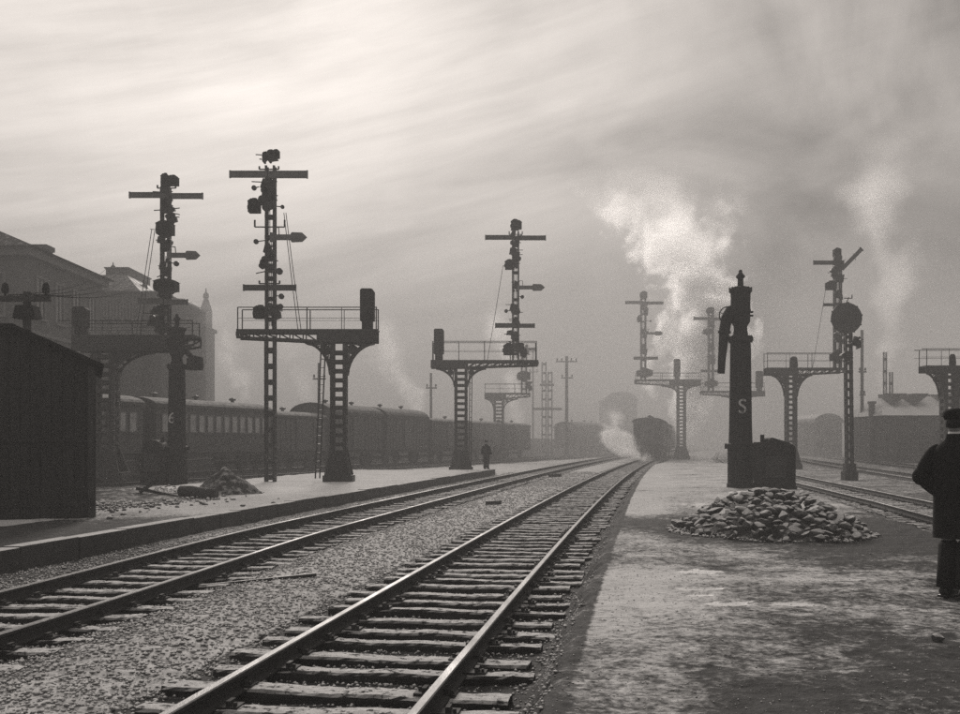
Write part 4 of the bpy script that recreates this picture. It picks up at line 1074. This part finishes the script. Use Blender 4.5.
# round roofed far sheds
def barrel(label, px0, px1, ytop, ywall, d, name='barrel_roofed_shed', cat='shed', depth=12):
    s = d / F; xc = ((px0 + px1) / 2 - 480) * s; root = empty(name, (xc, d, -.3), label, cat, 'hazy round roofed sheds')
    W = (px1 - px0) / 2 * s; Z = lambda p: EYE - (p - 442) * s + .3
    mb = MB(); mb.box(-W * .94, W * .94, 0, depth, 0, Z(ywall)); mb.build('wall', WALL2, root)
    pts = [(W * math.cos(a), Z(ywall) + (Z(ytop) - Z(ywall)) * math.sin(a)) for a in [math.pi * k / 12 for k in range(13)]]
    mb = MB(); mb.prism(pts, -.4, depth + .4); mb.build('roof', SNOWROOF, root)
    mb = MB(); mb.prism([(x * .9, Z(ywall) + (z - Z(ywall)) * .86) for x, z in pts], -.45, -.401); mb.build('gable', WALL2, root)
    n = 4; windows(root, 'front', -W * .85, W * .85, Z(ywall) - 2.6, Z(ywall) - .7, n, W * .22, 0, frame=WALL)
barrel('hazy tall round roofed shed left above the steaming train', 604, 638, 391.5, 401, 200, depth=10)
barrel('low round roofed shed between the right signal and disc', 813, 843, 413.5, 423, 135)

# ------------------------------------------------------------------ rolling stock
def wagon(label, L, kind='van', H=3.95, W=1.4, name='railway_van', cat='railway van', group='vans standing on the left tracks', arch=.55, detail=True):
    root = empty(name, (0, 0, 0), label, cat, group)
    ze = H - arch; mb = MB(); mb.box(-W, W, -L / 2, L / 2, 1.12, ze)
    mb.prism([(W * math.cos(a), ze + (arch - .08) * math.sin(a)) for a in [math.pi * k / 10 for k in range(11)]], -L / 2, L / 2)
    nb = int(L / .55)
    if kind == 'van':
        for k in range(nb + 1):
            y = -L / 2 + .04 + (L - .08) * k / nb
            for sx in (-1, 1): mb.box(sx * W, sx * (W + .035), y - .035, y + .035, 1.12, ze - .05)
        for k in range(5):
            x = -W + .05 + (2 * W - .1) * k / 4; mb.box(x - .04, x + .04, -L / 2 - .035, -L / 2, 1.12, ze + .1)
        for sx in (-1, 1): mb.box(sx * W, sx * (W + .03), -L / 2 + .1, L / 2 - .1, 2.2, 2.27)
    mb.build('body', COACH, root)
    mb = MB(); ov = .12
    o_ = [((W + ov) * math.cos(a), ze + (arch) * math.sin(a)) for a in [math.pi * k / 12 for k in range(13)]]
    i_ = [((W + ov) * math.cos(a), ze - .07 + (arch) * math.sin(a)) for a in [math.pi * k / 12 for k in range(13)]]
    for k in range(12): mb.prism([o_[k], o_[k + 1], i_[k + 1], i_[k]], -L / 2 - .1, L / 2 + .1)
    rf = mb.build('roof', COACHROOF, root)
    if detail:
        for k in range(max(1, int(L / 3.4))):
            y = -L / 2 + L * (k + .5) / max(1, int(L / 3.4)); mb = MB(); mb.lathe([(.1, H - .05), (.1, H + .1), (.2, H + .12), (.2, H + .22), (.05, H + .28)], 8, (0, y)); mb.build('ventilator', IRON, rf)
    if kind == 'coach':
        n = int(L / .82)
        for sx in (-1, 1):
            for k in range(n):
                y = -L / 2 + .35 + (L - .7) * (k + .5) / n
                m1 = MB(); xs = (sx * (W + .002), sx * (W + .03))
                m1.box(*xs, y - .29, y - .24, 2.15, 3.1); m1.box(*xs, y + .24, y + .29, 2.15, 3.1); m1.box(*xs, y - .24, y + .24, 3.05, 3.1); m1.box(*xs, y - .24, y + .24, 2.15, 2.2)
                wv = m1.build('window', TRIM, root)
                m2 = MB(); m2.box(sx * (W + .001), sx * (W + .012), y - .24, y + .24, 2.2, 3.05); m2.build('pane', SKYPANE, wv)
        mb = MB()
        for sx in (-1, 1): mb.box(sx * W, sx * (W + .03), -L / 2, L / 2, 2.0, 2.05); mb.box(sx * (W - .1), sx * (W + .35), -L / 2 + .2, L / 2 - .2, .62, .68)
        mb.build('footboard', WOODP, root)
    else:
        for sx in (-1, 1): mb = MB(); mb.box(sx * (W + .036), sx * (W + .08), -.85, .85, 1.2, ze - .1); mb.build('sliding_door', COACH, root)
    mb = MB(); mb.box(-W + .2, W - .2, -L / 2, L / 2, .88, 1.12)
    for y in (-L / 2, L / 2): mb.box(-W, W, y - .05, y + .05, .84, 1.14)
    for y in (-L * .32, L * .32):
        for sx in (-1, 1): mb.box(sx * .82, sx * .95, y - .45, y + .45, .55, .88)
    mb.build('underframe', IRON, root)
    for y in (-L * .32, L * .32):
        for sx in (-1, 1):
            mb = MB(); mb.cyl((sx * .68, y, .5), (sx * .8, y, .5), .5, .5, 18); mb.cyl((sx * .6, y, .5), (sx * .68, y, .5), .53, .53, 18); mb.cyl((0, y, .5), (sx * .9, y, .5), .09, None, 8); mb.build('wheel', IRON, root)
    for y, sy in ((-L / 2, -1), (L / 2, 1)):
        for sx in (-1, 1): mb = MB(); mb.cyl((sx * .87, y, 1.02), (sx * .87, y + sy * .45, 1.02), .09, None, 10); mb.cyl((sx * .87, y + sy * .45, 1.02), (sx * .87, y + sy * .5, 1.02), .22, .22, 14); mb.build('buffer', IRON, root)
    return root
ang = -math.atan(.34)
def put_on(root, XF, y, z=-.12):
    sl = float(XF(y + 1) - XF(y - 1)) / 2; root.location = (float(XF(y)), y, z); root.rotation_euler = (0, 0, -math.atan(sl)); return root
a1 = wagon('leftmost dark passenger coach with a row of tall windows', 11.2, 'coach', 3.95, 1.45, 'passenger_coach', 'passenger coach', 'passenger coaches on the left tracks', .5)
put_on(a1, XL, 59)
b1_ = copy_tree(a1); b1_['label'] = 'dark passenger coach passing behind the hut corner, mostly hidden'; put_on(b1_, XL, 47.4)
a2 = wagon('plain panelled van between the passenger coach and the arched vans', 6.6, 'van', 3.6, 1.4, arch=.4); put_on(a2, XL, 68.1)
a3 = wagon('closed van with arched roof behind the lattice signal leg', 8.2, 'van', 4.3, 1.5, arch=.8); put_on(a3, XL, 75.6)
a4 = copy_tree(a3); a4['label'] = 'arched roof van ending just right of the wide bracket column'; put_on(a4, XL, 84.2)
a5 = wagon('flat roofed hazy van just right of the arched vans', 9.0, 'van', 3.7, 1.4, arch=.35); put_on(a5, XL, 93.4)
a6 = copy_tree(a5); a6['label'] = 'second flat roofed hazy van behind the middle signal column'; put_on(a6, XL, 102.9)
a7 = copy_tree(a5); a7['label'] = 'farthest flat roofed van, faint behind the small man'; put_on(a7, XL, 112.4)
a8 = copy_tree(a3); a8['label'] = 'faint van in the haze left of the steaming train'; a8['group'] = 'hazy vans beyond the train'
a8.location = ((578 - 480) / F * 142, 142, -.12); a8.rotation_euler = (0, 0, -.5)
a9 = copy_tree(a3); a9['label'] = 'faint van nearest the steam, just left of the train'; a9['group'] = 'hazy vans beyond the train'
a9.location = ((597 - 480) / F * 148, 148, -.12); a9.rotation_euler = (0, 0, -.5)
def XR(y): return X5(y) + 5
for i, (yy, lb) in enumerate([(104, 'hazy van beyond the right tracks, next to the brick shed'), (113, 'hazy van behind the round disc signal post'), (122, 'faintest van under the low round roofed shed')]):
    c = copy_tree(a5); c['label'] = lb; c['group'] = 'hazy vans on the right'; put_on(c, XR, yy); c.scale = (1, 1, .8)
# train on main track
tr = wagon('dark coach at the head of the train, steam at its wheels', 9.5, 'coach', 4.05, 1.42, 'train_coach', 'passenger coach', 'coaches of the steaming train', .38)
put_on(tr, X1, 109)
mb = MB()
for x in (-.85, -.28, .28, .85): mb.box(x - .04, x + .04, -4.79, -4.751, 1.3, 3.4)
mb.box(-.24, .24, -4.80, -4.752, 1.2, 3.2); mb.build('end_door', COACH, tr)
for sx in (-1, 1): mb = MB(); mb.cyl((sx * .95, -4.9, 1.5), (sx * .95, -4.75, 1.5), .13, .13, 12); mb.build('lamp', LAMPM, tr)
tr2 = copy_tree(a1); tr2['label'] = 'second coach of the train, fading into the steam'; tr2['group'] = 'coaches of the steaming train'; put_on(tr2, X1, 120.5)
tr3 = copy_tree(a1); tr3['label'] = 'third coach of the train, hardly seen through the smoke'; tr3['group'] = 'coaches of the steaming train'; put_on(tr3, X1, 132.5)

# ------------------------------------------------------------------ people
def person(label, loc, rz, height_m, pose, coat_len=.62, cap=True, wide=1.0, group=None):
    root = empty('person', loc, label, 'person', group, rz); k = height_m / 1.78; root.scale = (k, k, k)
    V = []; E = []; Rd = []
    def a(p, r, par=None):
        V.append(p); Rd.append(r); i = len(V) - 1
        if par is not None: E.append((par, i))
        return i
    pel = a((0, 0, .95), (.15, .12)); sp = a((0, .0, 1.14), (.145, .115), pel); ch = a((0, .0, 1.36), (.17, .13), sp); nb = a((0, .015, 1.49), (.075, .075), ch)
    nk = a((0, 0, 1.55), (.058, .062), nb); hd = a((0, -.02, 1.63), (.078, .09), nk); cr = a((0, -.012, 1.70), (.072, .085), hd); a((0, -.005, 1.745), (.045, .05), cr)
    a((0, -.115, 1.645), (.014, .018), hd)
    for sx in (-1, 1):
        a((sx * .082, .005, 1.655), (.012, .02), hd)
        sh = a((sx * .18, .01, 1.41), (.065, .065), ch); el = a(pose[sx][0], (.045, .045), sh); wr = a(pose[sx][1], (.028, .03), el)
        d_ = (Vector(pose[sx][1]) - Vector(pose[sx][0])).normalized()
        pm = Vector(pose[sx][1]) + d_ * .07; pi = a(tuple(pm), (.036, .02), wr)
        side = d_.cross(Vector((1, 0, 0))).normalized()
        for f in range(4):
            b = pm + side * (f - 1.5) * .02 + d_ * .05; i1 = a(tuple(b), (.009, .009), pi); a(tuple(b + d_ * (.04 + .008 * (1.5 - abs(f - 1.5))) + Vector((-sx * .012, 0, 0))), (.008, .008), i1)
        th = pm - side * .045 + d_ * .0; i1 = a(tuple(th), (.011, .011), pi); a(tuple(th + d_ * .035 - side * .01), (.009, .009), i1)
        hp = a((sx * .09, 0, .88), (.095, .1), pel); kn = a((sx * .10, -.015, .50), (.06, .062), hp); an = a((sx * .105, .02, .10), (.04, .045), kn); a((sx * .12, -.12, .045), (.038, .03), an)
    me = bpy.data.meshes.new('body'); me.from_pydata(V, E, []); me.materials.append(SKIN)
    o = bpy.data.objects.new('body', me); C.objects.link(o); o.parent = root
    sk = o.modifiers.new('skin', 'SKIN'); sk.use_smooth_shade = True
    for i, r in enumerate(Rd): me.skin_vertices[0].data[i].radius = r
    me.skin_vertices[0].data[0].use_root = True
    ss = o.modifiers.new('sub', 'SUBSURF'); ss.levels = ss.render_levels = 2
    def loft(name, rings, m, n=20, closed_top=True, fold=0.0):
        vs = []; fs = []
        for (cx, cy_, cz, ra, rb) in rings:
            for j in range(n):
                t = 2 * math.pi * j / n; q = 1 + fold * math.sin(t * 5 + cz * 3) + fold * .6 * math.sin(t * 9 + 1)
                vs.append((cx + ra * q * math.cos(t), cy_ + rb * q * math.sin(t), cz))
        for i in range(len(rings) - 1):
            for j in range(n): fs.append((i * n + j, i * n + (j + 1) % n, (i + 1) * n + (j + 1) % n, (i + 1) * n + j))
        if closed_top: fs.append(tuple(range((len(rings) - 1) * n, len(rings) * n)))
        return vs, fs
    mb = MB(); hz_ = .95 - coat_len + .12
    vs, fs = loft('coat', [(0, .01, hz_, .215 * wide, .17), (0, .01, hz_ + .2, .215 * wide, .17), (0, .005, .88, .215 * wide, .165), (0, .01, 1.02, .21 * wide, .17), (0, .01, 1.2, .215 * wide, .17), (0, .005, 1.34, .225 * wide, .155), (0, .01, 1.42, .215 * wide, .135), (0, .012, 1.475, .14, .105), (0, .016, 1.51, .09, .092), (0, .02, 1.56, .082, .088)], CLOTH, 24, False, .018)
    mb.add(vs, fs)
    for sx in (-1, 1):
        eb = Vector(pose[sx][0]); mb.lathe([(.02, eb.z - .088), (.055, eb.z - .072), (.082, eb.z - .035), (.09, eb.z), (.082, eb.z + .035), (.055, eb.z + .072), (.02, eb.z + .088)], 14, (eb.x, eb.y))
        e = Vector(pose[sx][0]); w_ = Vector(pose[sx][1]); s_ = Vector((sx * .175 * wide, .01, 1.40)); 
        d_ = (w_ - e).normalized()
        mb.tube([s_ + Vector((-sx * .06, 0, .02)), s_ + Vector((sx * .02, 0, 0)), s_.lerp(e, .5) + Vector((sx * .012, 0, 0)), e], [.06, .09, .09, .084], 14); mb.tube([e, e.lerp(w_, .5), w_ + d_ * .01], [.088, .084, .078], 14)
    co = mb.build('coat', CLOTH, root, True); q = co.modifiers.new('sub', 'SUBSURF'); q.levels = q.render_levels = 1
    mb = MB()
    vs, fs = loft('collar', [(0, .012, 1.53, .074, .08), (0, .012, 1.582, .068, .076)], LINEN, 20, False); mb.add(vs, fs)
    cl = mb.build('shirt_collar', LINEN, root, True); q = cl.modifiers.new('solid', 'SOLIDIFY'); q.thickness = .006
    mb = MB()
    for sx in (-1, 1):
        mb.tube([(sx * .088, 0, .92), (sx * .09, -.01, .72), (sx * .092, -.018, .5), (sx * .096, .005, .28), (sx * .1, .015, .09)], [.115, .11, .1, .092, .094], 14)
    mb.build('trousers', CLOTH2, root, True)
    mb = MB()
    for sx in (-1, 1):
        mb.tube([(sx * .105, .07, .05), (sx * .108, .02, .065), (sx * .113, -.07, .055), (sx * .118, -.15, .04), (sx * .119, -.185, .035)], [.04, .056, .05, .042, .02], 12)
        mb.box(sx * .11 - .045, sx * .11 + .045, -.18, .08, 0, .022)
    mb.build('boot', LEATHER, root, True)
    mb = MB(); mb.lathe([(.088, 1.69), (.094, 1.72), (.088, 1.745), (.05, 1.765), (.01, 1.768)], 18, (0, .006)); mb.tube([(0, .03, 1.59), (0, .034, 1.62), (0, .028, 1.66), (0, .018, 1.71)], [.055, .078, .09, .093], 16); mb.build('hair', HAIR, root, True)
    if cap:
        mb = MB(); mb.lathe([(.092, 1.675), (.104, 1.69), (.122, 1.72), (.128, 1.745), (.118, 1.775), (.085, 1.797), (.01, 1.805)], 24, (0, .004))
        vis = [(.095 * math.cos(t), -.02 - .135 * math.sin(t)) for t in [math.pi * j / 10 for j in range(11)]]
        mb.add([(x, y, 1.70 + .12 * (y + .02) * 1.0) for x, y in vis] + [(x, y, 1.692 + .12 * (y + .02)) for x, y in vis], [tuple(range(11)), tuple(range(21, 10, -1))] + [(j, j + 11, j + 12, j + 1) for j in range(10)])
        mb.build('cap', CLOTH, root, True)
    else:
        mb = MB(); mb.lathe([(.13, 1.70), (.135, 1.71), (.092, 1.715), (.098, 1.78), (.085, 1.83), (.02, 1.84)], 20, (0, .0)); mb.build('hat', CLOTH, root, True)
    return root
# near man: hands in pockets, back towards us, looking away to the right
P_near = {-1: ((-.30, .12, 1.15), (-.15, -.05, .97)), 1: ((.30, .12, 1.15), (.15, -.05, .97))}
person('man in black cap and overcoat at the right edge, elbow out', (4.74, 10.73, 0), R(124), 1.86, P_near, .5, True, 1.08)
P_far = {-1: ((-.27, .05, 1.14), (-.31, -.06, .90)), 1: ((.27, .05, 1.14), (.31, -.06, .90))}
pf = at(486.3, 469.5, 61)
person('small distant man in dark coat on the edge of the left platform', (pf[0], 61, .01), R(25), 1.62, P_far, .62, True)

# ------------------------------------------------------------------ steam and smoke
def plume(label, d, pts, dens, seed, depth=1.0, nscale=.5, aniso=.74, rough=1.5, step=1.0, cat='steam', name='steam_plume', alb=.95, soft=.6, ybase=0, detail=5):
    """pts: (px, py, r_px, density) from bottom to top"""
    s = d / F; P = [((p[0] - 480) * s, EYE - (p[1] - 442) * s, p[2] * s, p[3]) for p in pts]
    z0, z1 = P[0][1], P[-1][1]; x_lo = min(p[0] - p[2] * 1.35 for p in P); x_hi = max(p[0] + p[2] * 1.35 for p in P); rm = max(p[2] for p in P)
    mb = MB(); cx, cz = (x_lo + x_hi) / 2, z0
    mb.box(x_lo - cx, x_hi - cx, -rm * 1.35 * depth, rm * 1.35 * depth, 0, z1 - z0)
    m = bpy.data.materials.new(name); m.use_nodes = True; N = NT(m.node_tree); N.n.clear()
    tc = N.n.new('ShaderNodeTexCoord'); O = tc.outputs['Object']; x, y, z = N.sep(O)[:3]
    zn = N.math('DIVIDE', z, z1 - z0)
    def curve(vals, lo, hi):
        n = N.n.new('ShaderNodeFloatCurve'); c = n.mapping.curves[0]
        K = [((p[1] - z0) / (z1 - z0), (v - lo) / (hi - lo)) for p, v in zip(P, vals)]
        c.points[0].location = K[0]; c.points[1].location = K[-1]
        for k in K[1:-1]: c.points.new(*k)
        n.mapping.update(); N.l.new(zn, n.inputs['Value']); return N.math('MULTIPLY_ADD', n.outputs[0], hi - lo, lo)
    xs = [p[0] - cx for p in P]; lo, hi = min(xs) - .01, max(xs) + .01
    xc = curve(xs, lo, hi); rr = curve([p[2] for p in P], 0, rm); dn = curve([p[3] for p in P], 0, 1)
    off = N.vmath('ADD', O, (seed * 13.7, seed * 7.3, seed * 3.1))
    sx_ = N.math('SUBTRACT', x, xc); sy_ = N.math('DIVIDE', y, depth)
    dist = N.math('DIVIDE', N.math('SQRT', N.math('ADD', N.math('MULTIPLY', sx_, sx_), N.math('MULTIPLY', sy_, sy_))), rr)
    n1 = N.noise(off, nscale, detail, .55, .3)
    val = N.math('ADD', N.math('SUBTRACT', .62, dist), N.math('MULTIPLY', N.math('SUBTRACT', n1, .5), rough * 2))
    v = N.maprange(val, 0, soft, 0, 1, True)
    edge = N.maprange(dist, .95, 1.3, 1, 0)
    zf = N.math('MULTIPLY', N.maprange(zn, 0, .04), N.maprange(zn, .75, 1.0, 1, 0))
    v = N.math('MULTIPLY', N.math('MULTIPLY', v, edge), N.math('MULTIPLY', zf, N.math('MULTIPLY', dn, dens)))
    pv = N.n.new('ShaderNodeVolumePrincipled'); pv.inputs['Color'].default_value = (1, 1, 1, 1); pv.inputs['Anisotropy'].default_value = aniso
    N.l.new(v, pv.inputs['Density']); o_ = N.n.new('ShaderNodeOutputMaterial'); N.l.new(pv.outputs[0], o_.inputs['Volume'])
    o = mb.build(name, m); o.location = (cx, d + ybase, cz)
    try: m.cycles.homogeneous_volume = False; m.cycles.volume_step_rate = step
    except Exception: pass
    tag(o, label, cat, kind='stuff'); return o
plume('bright steam column towering behind the train and the S crane', 124, [(684, 458, 12, .8), (683, 430, 22, 1), (684, 398, 34, 1), (691, 370, 46, 1), (707, 342, 54, 1), (706, 312, 56, 1), (695, 285, 56, .7), (684, 260, 58, .3), (670, 225, 76, .07), (648, 170, 96, .025)], 2.0, 1, nscale=.28, rough=1.6, soft=.35, detail=3)
plume('rounded steam cloud showing on the right of the S crane', 126, [(736, 392, 10, .3), (740, 375, 24, .8), (738, 350, 32, 1), (730, 325, 28, .8), (722, 300, 16, .3)], .7, 9, nscale=.3, rough=1.2, soft=.4)
plume('steam drifting low at the foot of the train', 100, [(652, 463, 14, .8), (636, 456, 22, 1), (620, 445, 28, 1), (613, 432, 27, .9), (615, 418, 22, .4), (612, 402, 12, .15)], 2.0, 2, nscale=.6, depth=.6, rough=1.1)
plume('pale smoke rising past the right shed chimney', 110, [(884, 420, 9, .5), (884, 390, 16, 1), (886, 350, 30, 1), (895, 310, 36, .8), (890, 270, 48, .6), (878, 230, 58, .4), (888, 180, 70, .25), (900, 120, 78, .12)], .28, 3, nscale=.2, rough=1.4, soft=.6)
plume('thin white puff behind the lattice signal leg', 92, [(244, 402, 10, .8), (240, 385, 17, 1), (234, 362, 24, .8), (227, 335, 28, .4), (220, 300, 34, .2)], .3, 4, nscale=.4, soft=1.0)
plume('faint smoke over the vans right of the lattice leg', 100, [(305, 402, 16, .6), (298, 380, 24, .8), (286, 352, 30, .4), (276, 320, 34, .15)], .2, 5, nscale=.3, soft=1.0)
plume('white smoke drifting over the flat roofed vans', 112, [(422, 420, 16, 1), (410, 398, 26, 1), (396, 372, 32, .7), (383, 340, 38, .35), (372, 300, 42, .12)], .26, 6, nscale=.3, soft=1.0)
plume('steam wisp between the middle signal and its neighbour', 116, [(519, 428, 10, 1), (516, 400, 15, 1), (509, 370, 22, .8), (500, 335, 30, .4), (490, 290, 38, .15)], .35, 7, nscale=.3, soft=1.0)

# ------------------------------------------------------------------ haze
mb = MB(); mb.box(-560, 780, -30, 640, -1.6, 21.0)
hm = bpy.data.materials.new('haze'); hm.use_nodes = True; N = NT(hm.node_tree); N.n.clear()
pv = N.n.new('ShaderNodeVolumePrincipled'); pv.inputs['Color'].default_value = (.7, .7, .7, 1); pv.inputs['Density'].default_value = HAZE_DENSITY; pv.inputs['Anisotropy'].default_value = .2
o_ = N.n.new('ShaderNodeOutputMaterial'); N.l.new(pv.outputs[0], o_.inputs['Volume'])
hzo = mb.build('haze', hm); tag(hzo, 'smoky winter haze filling the station yard', 'haze', kind='stuff')
mb = MB(); mb.box(-540, 760, 88, 620, -1.4, 20.4)
bm_ = bpy.data.materials.new('smoke_bank'); bm_.use_nodes = True; N = NT(bm_.node_tree); N.n.clear()
pv = N.n.new('ShaderNodeVolumePrincipled'); pv.inputs['Color'].default_value = (.74, .74, .74, 1); pv.inputs['Density'].default_value = .010; pv.inputs['Anisotropy'].default_value = .3
o_ = N.n.new('ShaderNodeOutputMaterial'); N.l.new(pv.outputs[0], o_.inputs['Volume'])
tag(mb.build('smoke_bank', bm_), 'thicker bank of engine smoke lying over the far end of the yard', 'smoke', kind='stuff')
